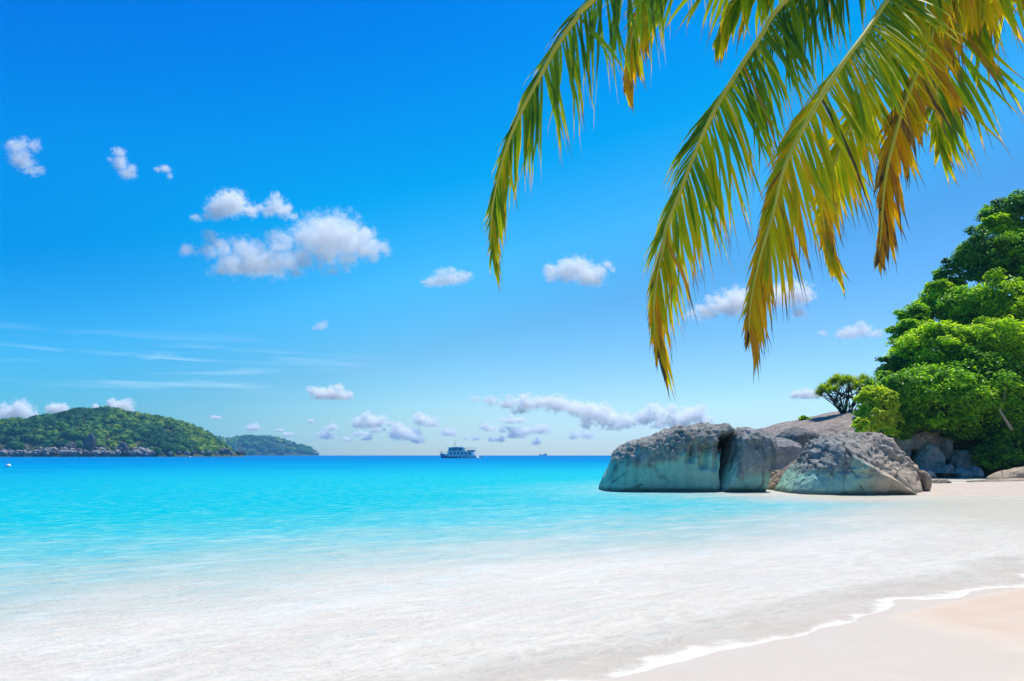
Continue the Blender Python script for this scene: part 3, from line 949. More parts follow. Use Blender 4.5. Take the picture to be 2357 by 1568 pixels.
T(2020, 944, 46, 60, 62.5, "leaf_yellow", "tall yellow green shrub standing over the right end of the granite slab", 115, nclump=55, per=200, size=0.22, name="shrub", cat="shrub", low=-0.9, r0=0.09, group="shrubs on the headland", root=(31.0, 66.5))
T(1994, 980, 30, 26, 61.5, "leaf_yellow", "low yellow green shrub spilling left onto the slab below the taller yellow green one", 127, nclump=26, per=190, size=0.22, name="shrub", cat="shrub", low=-0.9, r0=0.05, group="shrubs on the headland", root=(30.2, 66))
T(2066, 985, 40, 30, 65.0, "leaf_green", "low green shrub between the yellow green shrub and the cliff pillar", 116, nclump=30, per=200, size=0.22, name="shrub", cat="shrub", low=-0.9, r0=0.08, group="shrubs on the headland", root=(32.2, 66.5))
T(2335, 1020, 52, 46, 64.0, "leaf_dark", "dark feathery shrub at the right edge over the tan ledge", 117, nclump=40, per=200, size=0.2, name="shrub", cat="shrub", low=-0.9, r0=0.08, group="shrubs on the headland", root=(41.3, 66.5))
T(2225, 995, 80, 28, 66.5, "leaf_dark", "dark hanging shrub in the shade under the overhanging tree", 118, nclump=44, per=190, size=0.22, name="shrub", cat="shrub", low=-0.9, r0=0.08, group="shrubs on the headland", root=(37.5, 68.5))
T(2290, 1050, 56, 34, 63.5, "leaf_dark", "dark low shrub at the foot of the slope behind the tan ledge", 120, nclump=40, per=190, size=0.2, name="shrub", cat="shrub", low=-0.9, r0=0.07, group="shrubs on the headland", root=(38.9, 66.5))
T(2180, 965, 60, 34, 67.5, "leaf_green", "shaded green shrub hanging down the cliff under the overhanging tree", 121, nclump=44, per=190, size=0.22, name="shrub", cat="shrub", low=-0.9, r0=0.07, group="shrubs on the headland", root=(35.5, 69))
T(2225, 860, 74, 60, 66.0, "leaf_green", "rounded green tree between the overhanging tree and the wide lime one", 122, nclump=55, per=240)
T(2108, 738, 42, 44, 73.0, "leaf_green", "narrow green treetop on the skyline between the small green tree and the mid green one", 124, nclump=36, per=230)
T(2162, 688, 46, 44, 74.0, "leaf_lime", "sunlit treetop on the skyline left of the mid green tree", 125, nclump=38, per=230)
T(2040, 905, 46, 52, 67.0, "leaf_green", "green tree right behind the yellow green shrub", 126, nclump=40, per=230)
T(2300, 535, 46, 44, 76.0, "leaf_lime", "small sunlit treetop just below the topmost dark tree", 123, nclump=36, per=230)
e = T(1850, 965, 13, 8, 78.0, "leaf_lime", "tiny round bush alone on the crest of the granite slab", 119, nclump=12, per=90, size=0.2, name="bush", cat="bush", low=-0.4, r0=0.04, group="shrubs on the headland")

# pale bare branches in the shade of the right hand tree
mb = MB()
br = [[(2325, 985), (2300, 945), (2270, 920), (2245, 905), (2225, 898)], [(2300, 945), (2310, 915), (2312, 890), (2325, 872), (2350, 862)],
      [(2270, 920), (2262, 900), (2240, 890)], [(2312, 890), (2296, 878), (2280, 880)], [(2245, 905), (2235, 915), (2222, 918)], [(2325, 872), (2322, 860), (2335, 850)]]
for j, b_ in enumerate(br):
    q = [P(x, y, 62.2 + 0.25 * i) for i, (x, y) in enumerate(b_)]
    r_ = 0.12 if j == 0 else 0.085 if j == 1 else 0.045
    mb.tube(q, [r_ * (1 - 0.16 * i) for i in range(len(q))], 7)
q = [P(2325, 985, 62.2), Vector((41, 66, 3.5)), Vector((41.2, 68.5, 6.5))]
mb.tube(q, [0.12, 0.16, 0.2], 7)
# they belong to the right hand leafy tree
rt = [o for o in bpy.data.objects if o.get("label", "").startswith("leafy green tree with pale bare limbs")][0]
o = mb.build("bare_limb", M["pale_bark"], rt, smooth=True)
o.location = -rt.location
tag(o, "pale bare forked limbs")

# ---- screw pine on the slab: forked stems under an umbrella of strap leaves
def strap_mesh(name, heads, rng, L, wd, n, spread=0.9):
    V, Fq, rn, clp = [], [], [], []
    for (c, up) in heads:
        c = Vector(c); up = Vector(up).normalized()
        cl_ = min(1, max(0, rng.gauss(0.5, 0.25)))
        for i in range(n):
            a = rng.uniform(0, 2 * math.pi)
            el = rng.uniform(-0.25, 1.25)
            d = Vector((math.cos(a) * math.cos(el), math.sin(a) * math.cos(el), math.sin(el)))
            d = (d * spread + up * 0.5).normalized()
            l = L * rng.uniform(0.7, 1.15)
            s = d.cross(Vector((0, 0, 1)))
            if s.length < 0.05: s = Vector((1, 0, 0))
            s.normalize()
            p = c.copy()
            b0 = len(V)
            r_ = rng.random()
            for j in range(4):
                t = j / 3
                ww = wd * (1 - t) ** 0.7 * 0.5 + 0.002
                V.append(p - s * ww); V.append(p + s * ww)
                rn += [r_, r_]; clp += [cl_, cl_]
                d = (d + Vector((0, 0, -0.42)) * (0.4 + t)).normalized()
                p = p + d * l / 3
            for j in range(3):
                q = b0 + 2 * j
                Fq.append((q, q + 1, q + 3, q + 2))
    return np_mesh(name, np.array([tuple(v) for v in V]), np.array(Fq), False, {"rnd": rn, "clump": clp})


Yp = 77.0
bp = P(1946, 948, Yp)
e = empty("screw_pine", bp)
tag(e, "umbrella shaped screw pine with many forked stems on the bare slab, against the sky", "tree")
rng = random.Random(5)
heads = []
mb = MB()
mp = MPV(Yp)
for i in range(72):
    tx = rng.uniform(-1, 1)
    ty = rng.uniform(-0.8, 0.8)
    rr = math.hypot(tx, ty)
    if rr > 1: tx, ty = tx / rr, ty / rr; rr = 1
    vx = tx * 62 + 4
    top = (80 - 34 * rr ** 2 + (10 if tx > 0.55 else 0)) * rng.uniform(0.84, 1.0)
    h = Vector((vx * mp, ty * 44 * mp, max(14, top) * mp))
    heads.append((h, (tx * 0.6, ty * 0.6, 1)))
for i, (h, u) in enumerate(heads):
    if i % 3: continue
    s = Vector((h.x * 0.12 + rng.uniform(-.4, .4), h.y * 0.1, -0.4))
    m = Vector((h.x * 0.45 + rng.uniform(-.2, .2), h.y * 0.5, h.z * 0.42))
    q = [s * (1 - t) ** 2 + m * 2 * t * (1 - t) + h * t * t for t in [j / 6 for j in range(7)]]
    mb.tube(q, [0.06 * (1 - 0.09 * j) for j in range(7)], 6)
    if i + 1 < len(heads):
        h2 = heads[i + 1][0]
        f = q[3]
        mb.tube([f, f.lerp(h2, 0.5) + Vector((0, 0, 0.15)), h2], [0.05, 0.045, 0.03], 6)
mb.build("stem", M["bark"], e, smooth=True)
link("crown", strap_mesh("crown", heads, rng, 0.85, 0.07, 80), M["leaf_pandan"], e)
# dry heap of old leaves at its foot
hd = [((rng.uniform(-0.5, 0.5), rng.uniform(-0.4, 0.4), rng.uniform(0.1, 0.7)), (0, 0, 1)) for _ in range(5)]
link("undergrowth", strap_mesh("undergrowth", hd, rng, 0.6, 0.07, 40), M["leaf_dark"], e)

# ---- little palm showing over the shrub
bpx = P(2022, 905, 74)
e = empty("small_palm", (bpx.x, 74, 3.0))
tag(e, "small dark palm top against the sky between the screw pine and the dark tree", "palm tree")
mb = MB(); top = Vector((0, 0, P(2022, 868, 74).z - 3.0))
mb.tube([(0.25, 0.1, -0.5), (0.1, 0, top.z * 0.5), top], [0.11, 0.09, 0.07], 8)
mb.build("trunk", M["bark"], e, smooth=True)
link("crown", strap_mesh("crown", [(top, (0, 0, 1)), (top + Vector((0, 0, -.1)), (-.3, 0, 1))], random.Random(3), 0.95, 0.10, 26), M["leaf_dark"], e)

# ------------------------------------------------------------------ coconut palm overhead
def palmmat(name):
    k = NT(name)
    dry = k.attr("dry")
    pos = k.pos()
    nz = k.noise(pos, 7.0, 4, 0.6)
    d = k.math("ADD", dry, k.math("MULTIPLY", k.math("SUBTRACT", nz, 0.5), 0.22))
    c = k.ramp(d, [(0.0, (0.014, 0.070, 0.024)), (0.20, (0.050, 0.180, 0.024)), (0.40, (0.22, 0.37, 0.014)), (0.58, (0.56, 0.53, 0.012)),
                   (0.74, (0.82, 0.45, 0.012)), (0.86, (0.46, 0.24, 0.04)), (0.95, (0.13, 0.10, 0.06)), (1.0, (0.05, 0.055, 0.05))])
    tr = k.n("ShaderNodeBsdfTranslucent", Color=k.mix(0.30, k.n("ShaderNodeHueSaturation", Value=1.7, Saturation=1.05, Color=c).outputs[0], (0.45, 0.45, 0.02)))
    k.done(k.n("ShaderNodeMixShader", i0=0.42, i1=k.bsdf(c, 0.55, 0.16), i2=tr).outputs[0])
    return k.m


M["palm_leaf"] = palmmat("palm_leaf")
M["palm_rib"] = plain("palm_rib", (0.66, 0.62, 0.06), 0.45, 0.35, 0.15, 4)
M["palm_trunk"] = plain("palm_trunk", (0.26, 0.21, 0.16), 0.9, 0.1, 0.3, 5)


def spline(pts, n):
    pts = [pts[0] * 2 - pts[1]] + pts + [pts[-1] * 2 - pts[-2]]
    out = []
    m = len(pts) - 3
    for i in range(n + 1):
        t = i / n * m
        j = min(int(t), m - 1); u = t - j
        a, b_, c_, d_ = pts[j:j + 4]
        out.append(0.5 * ((2 * b_) + (c_ - a) * u + (2 * a - 5 * b_ + 4 * c_ - d_) * u * u + (3 * b_ - a - 3 * c_ + d_) * u ** 3))
    return out


def frond(parent, ctrl, seed, Lmax=1.05, dry0=0.15, dry1=0.55, droop=0.55, n=86, start=0.10, wd=0.046, tip=0.34, ragged=0.2, label=None, spread=0.85, clumpy=0.10, drypow=2.2, cut=94, roll=0.95, roll2=0.65):
    rng = random.Random(seed)
    pts = spline([P(*c) for c in ctrl], cut)[:91]
    org = parent.location
    acc = [0.0]
    for i in range(90): acc.append(acc[-1] + (pts[i + 1] - pts[i]).length)
    tot = acc[-1]

    def at(t):
        s = t * tot
        for i in range(90):
            if acc[i + 1] >= s:
                u = (s - acc[i]) / max(1e-9, acc[i + 1] - acc[i])
                return pts[i].lerp(pts[i + 1], u), (pts[i + 1] - pts[i]).normalized()
        return pts[-1], (pts[-1] - pts[-2]).normalized()

    V, Fq, A = [], [], []
    up = Vector((0, 0, 1))
    for side in (-1, 1):
        bundle = 0
        bd = Vector((0, 0, 0))
        for i in range(n):
            t = start + (1 - start) * (i + rng.uniform(-0.3, 0.3)) / (n - 1)
            t = min(0.995, max(start, t))
            p, T_ = at(t)
            # the blade is rolled: one row of leaflets swings out below the rib, the other lies behind it
            I_ = Vector((1, 0, 0)) - T_ * T_.x
            I_.normalize()
            H_ = T_.cross(I_).normalized()
            S = (I_ * roll + H_ * 0.30) if side > 0 else (I_ * (roll2 - 1.4 * sstep(0.42, 0.66, t)) - H_ * 0.75)
            S.normalize()
            nrm = S.cross(T_).normalized() * side
            # leaflets hang in loose bundles
            if bundle <= 0:
                bundle = rng.randint(2, 7)
                bd = Vector((rng.gauss(0, 1), rng.gauss(0, 1), rng.gauss(0, 1))) * clumpy * 0.5
                bdry = rng.gauss(0, 0.06)
                blen = rng.uniform(1 - ragged, 1.0)
                twist0 = rng.uniform(-0.45, 0.45)
            bundle -= 1
            prof = (0.55 + 0.45 * sstep(start, 0.35, t)) * (tip + (1 - tip) * (1 - sstep(0.66, 1.08, t))) * (1.0 if side > 0 else 0.80 - 0.28 * sstep(0.3, 0.55, t))
            L = Lmax * prof * blen * rng.uniform(0.88, 1.08)
            fwd = (0.86 if side > 0 else 1.3) + 1.0 * sstep(0.62, 1.0, t)
            d = (T_ * fwd + S * spread * (1 - 0.45 * sstep(0.6, 1, t)) + nrm * 0.08 + bd + Vector((rng.gauss(0, .07), rng.gauss(0, .07), rng.gauss(0, .07)))).normalized()
            dry = dry0 + (dry1 - dry0) * t ** drypow + bdry + rng.gauss(0, 0.07)
            if rng.random() < 0.035: dry += 0.28
            ns = 7
            q = p.copy()
            b0 = len(V)
            tw = twist0 + rng.gauss(0, 0.25)
            split = rng.random() < 0.5
            for j in range(ns + 1):
                u = j / ns
                ws = wd * (0.55 + 0.45 * sstep(0, 0.25, u)) * (1 - 0.97 * sstep(0.42, 0.97, u)) * rng.uniform(0.93, 1.07)
                w_ = d.cross(nrm)
                if w_.length < 0.05: w_ = d.cross(Vector((1, 0, 0)))
                w_.normalize()
                nn = w_.cross(d).normalized()
                w2 = w_ * math.cos(tw) + nn * math.sin(tw)
                n2 = w2.cross(d).normalized()
                V += [q - w2 * ws * 0.5 + n2 * ws * 0.22 - org, q - org, q + w2 * ws * 0.5 + n2 * ws * 0.22 - org]
                dv = dry + 0.60 * sstep(0.66, 0.95, u) + 0.06 * u
                A += [dv + 0.03, dv, dv + 0.03]
                d = (d + Vector((0, 0, -1)) * droop * (0.15 + 0.8 * u) * 0.32 + Vector((rng.gauss(0, 1), rng.gauss(0, 1), rng.gauss(0, 1))) * 0.03 * (1 + 2 * u)).normalized()
                q = q + d * (L / ns)
            for j in range(ns):
                a = b0 + 3 * j
                Fq += [(a, a + 1, a + 4, a + 3), (a + 1, a + 2, a + 5, a + 4)]
    mb = MB()
    mb.tube([p - org for p in pts], [0.027 * (1 - i / 90) ** 0.8 + 0.003 for i in range(91)], 7)
    f = mb.build("frond", M["palm_rib"], parent, smooth=True)
    if label: f["label"] = label
    link("leaflets", np_mesh("leaflets", np.array([tuple(v) for v in V]), np.array(Fq), True, {"dry": np.clip(A, 0, 1)}), M["palm_leaf"], f)
    return f


A1 = cv(1450, 0, 1568 / 900)
A2 = cv(2250, 0, 1641 / 942)
A3 = cv(1850, 450, 1.96)


def ctl(fn, pts): return [(*fn(x, y), Y) for x, y, Y in pts]


CROWN = P(2290, -330, 7.0)
palm = empty("coconut_palm", (9.6, 6.2, 0.55))
tag(palm, "coconut palm reaching in from the upper right with long drooping yellow green fronds", "palm tree")
tb = MB()
tp = spline([Vector((9.6, 6.2, 0.2)), Vector((9.2, 6.3, 2.2)), Vector((8.0, 6.5, 4.6)), Vector((6.4, 6.8, 6.4)), CROWN], 40)
rad = []
for i in range(41):
    rad.append((0.20 - 0.08 * i / 40) * (1.0 + 0.05 * (i % 2)) + (0.12 if i == 0 else 0.05 if i == 1 else 0))
tb.tube([p - palm.location for p in tp], rad, 14)
tb.build("trunk", M["palm_trunk"], palm, smooth=True)

CR = (2290, -330, 7.0)
CRl = [CR]
frond(palm, CRl + [(2020, -400, 6.8), (1650, -230, 6.5)] + ctl(A1, [(700, 0, 6.4), (600, 110, 6.35), (490, 265, 6.3), (400, 430, 6.25), (300, 620, 6.2), (230, 790, 6.2), (190, 930, 6.2), (155, 1090, 6.2), (140, 1270, 6.2), (148, 1480, 6.2)]),
      11, Lmax=1.2, dry0=0.05, dry1=0.44, n=190, tip=0.30, wd=0.029, label="long green frond furthest left", droop=0.8)
frond(palm, CRl + [(2200, -300, 6.9), (2020, -190, 6.8)] + ctl(A2, [(350, 0, 6.7), (210, 200, 6.6), (80, 400, 6.5)]) + ctl(A1, [(1350, 610, 6.4), (1245, 840, 6.4), (1150, 1090, 6.35), (1090, 1240, 6.35)]) + ctl(A3, [(430, 620, 6.3), (392, 800, 6.3), (372, 980, 6.3), (376, 1150, 6.3), (390, 1280, 6.3), (408, 1420, 6.3)]),
      12, Lmax=1.25, dry0=0.10, dry1=0.66, n=215, tip=0.30, wd=0.029, label="green frond with a yellow tip in the middle", droop=0.85, cut=97)
frond(palm, CRl + [(2260, -210, 6.7)] + ctl(A2, [(1000, -120, 6.6), (900, 0, 6.4), (780, 180, 6.2), (640, 370, 6.05), (500, 600, 5.95), (400, 780, 5.9), (335, 930, 5.85)]) + ctl(A3, [(1100, 420, 5.85), (1050, 580, 5.8), (1000, 770, 5.8), (965, 950, 5.8), (950, 1150, 5.8), (962, 1440, 5.8)]),
      13, Lmax=1.2, dry0=0.24, dry1=0.70, n=220, tip=0.32, wd=0.029, label="widest frond, olive with a long orange tip", droop=0.85, cut=97, drypow=1.5)
frond(palm, CRl + [(2290, -120, 6.9)] + ctl(A2, [(1190, 60, 6.9), (1130, 220, 6.8), (1050, 420, 6.7), (975, 620, 6.65), (925, 800, 6.6), (890, 960, 6.6), (875, 1120, 6.6), (865, 1270, 6.6), (848, 1430, 6.6)]),
      14, Lmax=1.0, dry0=0.56, dry1=0.86, n=150, tip=0.35, label="withered brown hanging frond", droop=0.85, spread=0.7, ragged=0.55)
frond(palm, CRl + [(2270, -170, 7.0)] + ctl(A2, [(1060, -60, 6.95), (940, 150, 6.9), (800, 480, 6.85), (650, 800, 6.8), (560, 1050, 6.8), (560, 1270, 6.8), (615, 1500, 6.8)]),
      15, Lmax=0.9, dry0=0.40, dry1=0.62, n=95, tip=0.42, label="lime yellow frond half hidden behind the widest frond", droop=0.35)
frond(palm, CRl + [(2340, -150, 7.1)] + ctl(A2, [(1290, -20, 7.1), (1225, 170, 7.1), (1175, 400, 7.1), (1160, 600, 7.1), (1180, 850, 7.1)]),
      16, Lmax=1.25, dry0=0.42, dry1=0.40, n=62, tip=0.35, label="yellow frond hanging at the right end of the crown", droop=0.30)
frond(palm, CRl + [(2390, -200, 7.0)] + ctl(A2, [(1420, -110, 7.3), (1560, -60, 7.2), (1760, 20, 7.1), (1900, 160, 7.0)]),
      17, Lmax=1.1, dry0=0.50, dry1=0.62, n=70, label="yellow frond arching out to the right above the photo", droop=0.35)
frond(palm, CRl + [(2160, -360, 7.1), (1950, -290, 7.2)] + ctl(A1, [(1500, -215, 7.2), (1200, -180, 7.2), (1010, -60, 7.2), (930, 110, 7.2), (888, 330, 7.2), (868, 530, 7.2)]),
      18, Lmax=1.05, dry0=0.18, dry1=0.70, n=110, tip=0.28, label="frond behind the left one with a yellow tip", droop=0.6)
frond(palm, CRl + [(2120, -260, 7.2), (1960, -170, 7.3), (1820, -110, 7.3), (1700, -10, 7.3), (1640, 110, 7.3)],
      19, Lmax=1.0, dry0=0.12, dry1=0.45, n=70, label="short green frond whose leaflet tips hang from the top edge", droop=0.6)
for i, (vx, vy, Yd) in enumerate(((2700, -500, 6.6), (2600, -700, 6.9), (2350, -900, 6.7), (2000, -800, 6.8))):
    frond(palm, [CR, ((CR[0] + vx) / 2, (CR[1] + vy) / 2 - 130, (CR[2] + Yd) / 2), (vx, vy, Yd), (vx + (vx - CR[0]) * 0.35, vy + 260, Yd - 0.1)], 30 + i, n=60)

# ------------------------------------------------------------------ island, far island
Yi = 900.0
mi = MPV(Yi)
top_i = [(-420, 1047), (-330, 1030), (-220, 1012), (-100, 1000), (0, 993), (60, 978), (120, 967), (180, 959), (230, 949), (262, 946), (300, 954), (345, 962), (400, 970),
         (450, 985), (490, 1005), (520, 1028), (548, 1047)]


def prof(tab, vx):
    if vx <= tab[0][0] or vx >= tab[-1][0]: return 0.0
    for (a, ya), (b_, yb) in zip(tab, tab[1:]):
        if a <= vx <= b_:
            t = (vx - a) / (b_ - a)
            return 1047.5 - (ya + (yb - ya) * t)
    return 0.0


def hill(name, tab, Y, depth, nx, ny, mat, bumps):
    m = MPV(Y)
    x0, x1 = tab[0][0], tab[-1][0]
    V = []
    for j in range(ny):
        v = -1 + 2 * j / (ny - 1)
        for i in range(nx):
            vx = x0 + (x1 - x0) * i / (nx - 1)
            h = prof(tab, vx) * m
            f = (1 - abs(v) ** 1.7) ** 0.75 if abs(v) < 1 else 0
            wy = depth * (0.35 + 0.65 * math.sin(math.pi * (i / (nx - 1))) ** 0.5)
            x = (vx - 1178) * m
            z = h * f
            z += bumps * noise.noise((x * 0.03, v * 4, Y)) * min(1, h / 8) * f
            V.append((x, Y + v * wy, z - 0.4))
    idx = np.arange(nx * ny).reshape(ny, nx)
    fa = np.stack([idx[:-1, :-1], idx[:-1, 1:], idx[1:, 1:], idx[1:, :-1]], -1).reshape(-1, 4)
    o = link(name, np_mesh(name, V, fa), mat)
    tag(o, kind="structure")
    arr = np.array(V).reshape(ny, nx, 3)
    return o, arr


isl, ia = hill("island_hill", top_i, Yi, 150, 120, 50, plain("island_soil", (0.09, 0.10, 0.035), 0.95, 0.1, 0.3, 0.05), 3.0)


def wood(name, arr, n, rmin, rmax, seed, mat, minz, frontonly=True, leafn=46):
    """a far wood that reads as one mass: many small leafy crowns"""
    rng = np.random.default_rng(seed)
    ny, nx, _ = arr.shape
    bm = bmesh.new(); bmesh.ops.create_icosphere(bm, subdivisions=2, radius=1)
    bv = np.array([v.co for v in bm.verts]); bf = np.array([[v.index for v in f.verts] for f in bm.faces]); bm.free()
    Vs, Fs, Rn, Cl = [], [], [], []
    nb = 0
    cnt = 0
    while cnt < n:
        j = rng.uniform(0.5, ny * (0.62 if frontonly else 0.95)); i = rng.uniform(1, nx - 2)
        p = arr[int(j), int(i)] + (arr[int(j), int(i) + 1] - arr[int(j), int(i)]) * (i % 1) + (arr[min(int(j) + 1, ny - 1), int(i)] - arr[int(j), int(i)]) * (j % 1)
        if p[2] < minz * rng.uniform(0.7, 1.5): continue
        cnt += 1
        r = rng.uniform(rmin, rmax)
        s = np.array([r, r, r * rng.uniform(0.6, 0.95)])
        nz = np.array([noise.noise((q[0] * 1.8 + cnt, q[1] * 1.8, q[2] * 1.8)) for q in bv])
        vv = bv * (1 + 0.35 * nz)[:, None] * s + p + np.array([0, 0, r * 0.35])
        tone = float(np.clip(0.38 + 0.6 * noise.noise((p[0] * 0.014, p[1] * 0.014, seed)) + rng.normal(0, 0.17), 0, 1))
        yl = np.hypot((p[0] - (262 - 1178) * mi) / 34.0, (p[2] - 22) / 13.0)
        if yl < 1 and name == "island_wood": tone = min(1, tone + 0.42 * (1 - yl))
        Vs.append(vv); Fs.append(bf + nb); nb += len(vv)
        Rn.append(np.full(len(vv), tone) + rng.normal(0, 0.06, len(vv))); Cl.append(np.full(len(vv), tone))
        # ragged leaf tufts breaking the outline
        dd = rng.normal(size=(leafn, 3)); dd[:, 2] = np.abs(dd[:, 2]) * 0.9 - 0.2
        dd /= np.linalg.norm(dd, axis=1)[:, None]
        c = p + np.array([0, 0, r * 0.35]) + dd * s * rng.uniform(0.85, 1.18, (leafn, 1))
        t1 = rng.normal(size=(leafn, 3)); u = np.cross(dd, t1); u /= np.linalg.norm(u, axis=1)[:, None]; v = np.cross(dd, u)
        sz = r * rng.uniform(0.16, 0.34, (leafn, 1))
        tri = np.stack([c - u * sz, c + u * sz, c + v * sz * 1.4 + dd * sz * 0.6], 1).reshape(-1, 3)
        Vs.append(tri); Fs.append(np.arange(3 * leafn).reshape(-1, 3) + nb); nb += 3 * leafn
        tt = np.repeat(np.clip(tone + rng.normal(0, 0.16, leafn), 0, 1), 3)
        Rn.append(tt); Cl.append(np.full(3 * leafn, tone))
    o = link(name, np_mesh(name, np.concatenate(Vs), np.concatenate(Fs), False, {"rnd": np.clip(np.concatenate(Rn), 0, 1), "clump": np.concatenate(Cl)}), mat)
    tag(o, kind="stuff")
    return o


M["leaf_island"] = leafmat("leaf_island", (0.014, 0.085, 0.026), (0.050, 0.17, 0.024), (0.22, 0.32, 0.02), 0.15, 0.7, 0.1)
wood("island_wood", ia, 2300, 2.6, 5.2, 3, M["leaf_island"], 2.6)

Yf = 2600.0
top_f = [(440, 1047), (475, 1020), (505, 1008), (520, 1011), (535, 1014), (565, 1011), (590, 1008), (620, 1010), (650, 1013), (680, 1023), (700, 1031), (716, 1032), (728, 1040), (735, 1047)]
fis, fa_ = hill("far_island_hill", top_f, Yf, 190, 80, 24, plain("far_soil", (0.05, 0.08, 0.035), 0.95, 0.1, 0.25, 0.02), 4.0)
wood("far_island_wood", fa_, 420, 6, 11, 5, M["leaf_island"], 5.0, leafn=20)

# shore boulders of the island: a few shapes, copied
def boulder_mesh(name, seed, sub=4):
    bm = bmesh.new(); bmesh.ops.create_icosphere(bm, subdivisions=sub, radius=1)
    off = Vector((seed * 3.7, seed * 1.3, 0))
    for v in bm.verts:
        p = v.co.copy()
        q = Vector([math.copysign(abs(x) ** 0.88, x) for x in p])
        v.co = q * (1 + 0.38 * noise.noise(p * 1.1 + off) + 0.20 * fbm(p * 1.9 + off, 4) - 0.22 * (1 - sstep(0.0, 0.5, noise.voronoi(p * 1.2 + off)[0][1] - noise.voronoi(p * 1.2 + off)[0][0])))
    me = bpy.data.meshes.new(name); bm.to_mesh(me); bm.free()
    me.polygons.foreach_set("use_smooth", [True] * len(me.polygons))
    return me


bms = [boulder_mesh("island_boulder", i) for i in range(4)]
bms_d = [b_.copy() for b_ in bms[:2]]
for b_ in bms_d:                                   # the dark ones taper upwards
    for v in b_.vertices:
        t_ = 1.0 - 0.30 * max(0.0, v.co.z + 0.2)
        v.co.x *= t_; v.co.y *= t_; v.co.x += 0.12 * v.co.z
for b_ in bms: b_.materials.append(M["shore_rock"])
for b_ in bms_d: b_.materials.append(M["shore_rock_dark"])
rng = random.Random(9)


def shore_boulder(vx, vy, wv, hv, dark, label, group="granite boulders along the island shore", Y=None, rot=None):
    if Y is None or Y < 2000:
        u_ = (vx + 420) / 968.0
        front = 900 - 150 * (0.35 + 0.65 * math.sin(math.pi * min(1, max(0, u_))) ** 0.5)
        Y = front + (Y if Y is not None else 4)
    m = MPV(Y)
    p = P(vx, vy, Y)
    me = rng.choice(bms_d if dark else bms)
    o = bpy.data.objects.new("shore_boulder", me)
    COL.objects.link(o)
    o.location = p
    o.scale = (wv * m * 0.5, wv * m * 0.45, hv * m * 0.5)
    o.rotation_euler = (0, rng.uniform(-.25, .25), rot if rot is not None else rng.uniform(0, 6))
    tag(o, label, "boulder", group)
    return o


S = shore_boulder
S(207, 1020, 26, 46, True, "tall dark rock spire above the left island's shore", Y=20, rot=0)
S(282, 1032, 26, 30, True, "dark tilted rock on the island shore left of the large pale dome", Y=9, rot=0)
S(330, 1041, 38, 20, False, "large pale domed boulder on the island shore at the waterline", Y=3, rot=0)
S(165, 1027, 24, 16, True, "dark squat boulder left of the rock spire on the island", Y=18)
S(60, 1032, 26, 18, True, "dark boulder in the trees at the left end of the island shore", Y=16)
S(515, 1038, 26, 14, True, "grey sloping boulder at the right tip of the island", Y=4)
S(551, 1041, 16, 12, True, "dark boulder standing in the sea off the right tip of the island", Y=0)
S(562, 1043, 9, 8, True, "small outermost rock off the right tip of the island", Y=0)
xs_ = [4, 18, 30, 44, 58, 72, 84, 96, 108, 122, 134, 148, 160, 172, 184, 196, 210, 222, 236, 246, 258, 270, 294, 308, 352, 372, 392, 412, 430, 448, 466, 482, 498, 530]
for i, vx in enumerate(xs_):
    wv = rng.uniform(13, 25) if vx < 320 else rng.uniform(8, 15)
    Yb = 2 + rng.uniform(-2, 4)
    S(vx, 1044 - rng.uniform(0, 2.5), wv, rng.uniform(9, 17) if vx < 320 else rng.uniform(6, 10), rng.random() < 0.2,
      "pale boulder in the row along the left island's waterline, left of the large dome" if vx < 320 else "small boulder in the row along the island's waterline, right of the large dome", Y=Yb)
for i in range(26):
    vx = rng.uniform(2, 330)
    S(vx, 1037 - rng.uniform(0, 4), rng.uniform(12, 20), rng.uniform(9, 15), rng.random() < 0.4, "boulder in the upper row of the left island's shore, below the trees", Y=11 + rng.uniform(0, 5))
for i in range(5):
    S(712 + i * 4.6, 1040 + i * 1.2, 9, 9 - i, False, "pale rock at the right tip of the far blue island", "rocks at the tip of the far island", Y=2590)

# ------------------------------------------------------------------ boats and buoys
M["boat_white"] = plain("boat_white", (0.78, 0.80, 0.80), 0.35, 0.4, 0.06, 0.5)
M["boat_blue"] = plain("boat_blue", (0.055, 0.20, 0.34), 0.35, 0.4, 0.10, 0.5)
M["boat_glass"] = plain("boat_glass", (0.02, 0.05, 0.07), 0.12, 0.5, 0.1, 1)
M["boat_dark"] = plain("boat_dark", (0.03, 0.035, 0.05), 0.6, 0.3, 0.1, 1)
M["boat_teal"] = plain("boat_teal", (0.30, 0.55, 0.60), 0.45, 0.3, 0.1, 0.5)


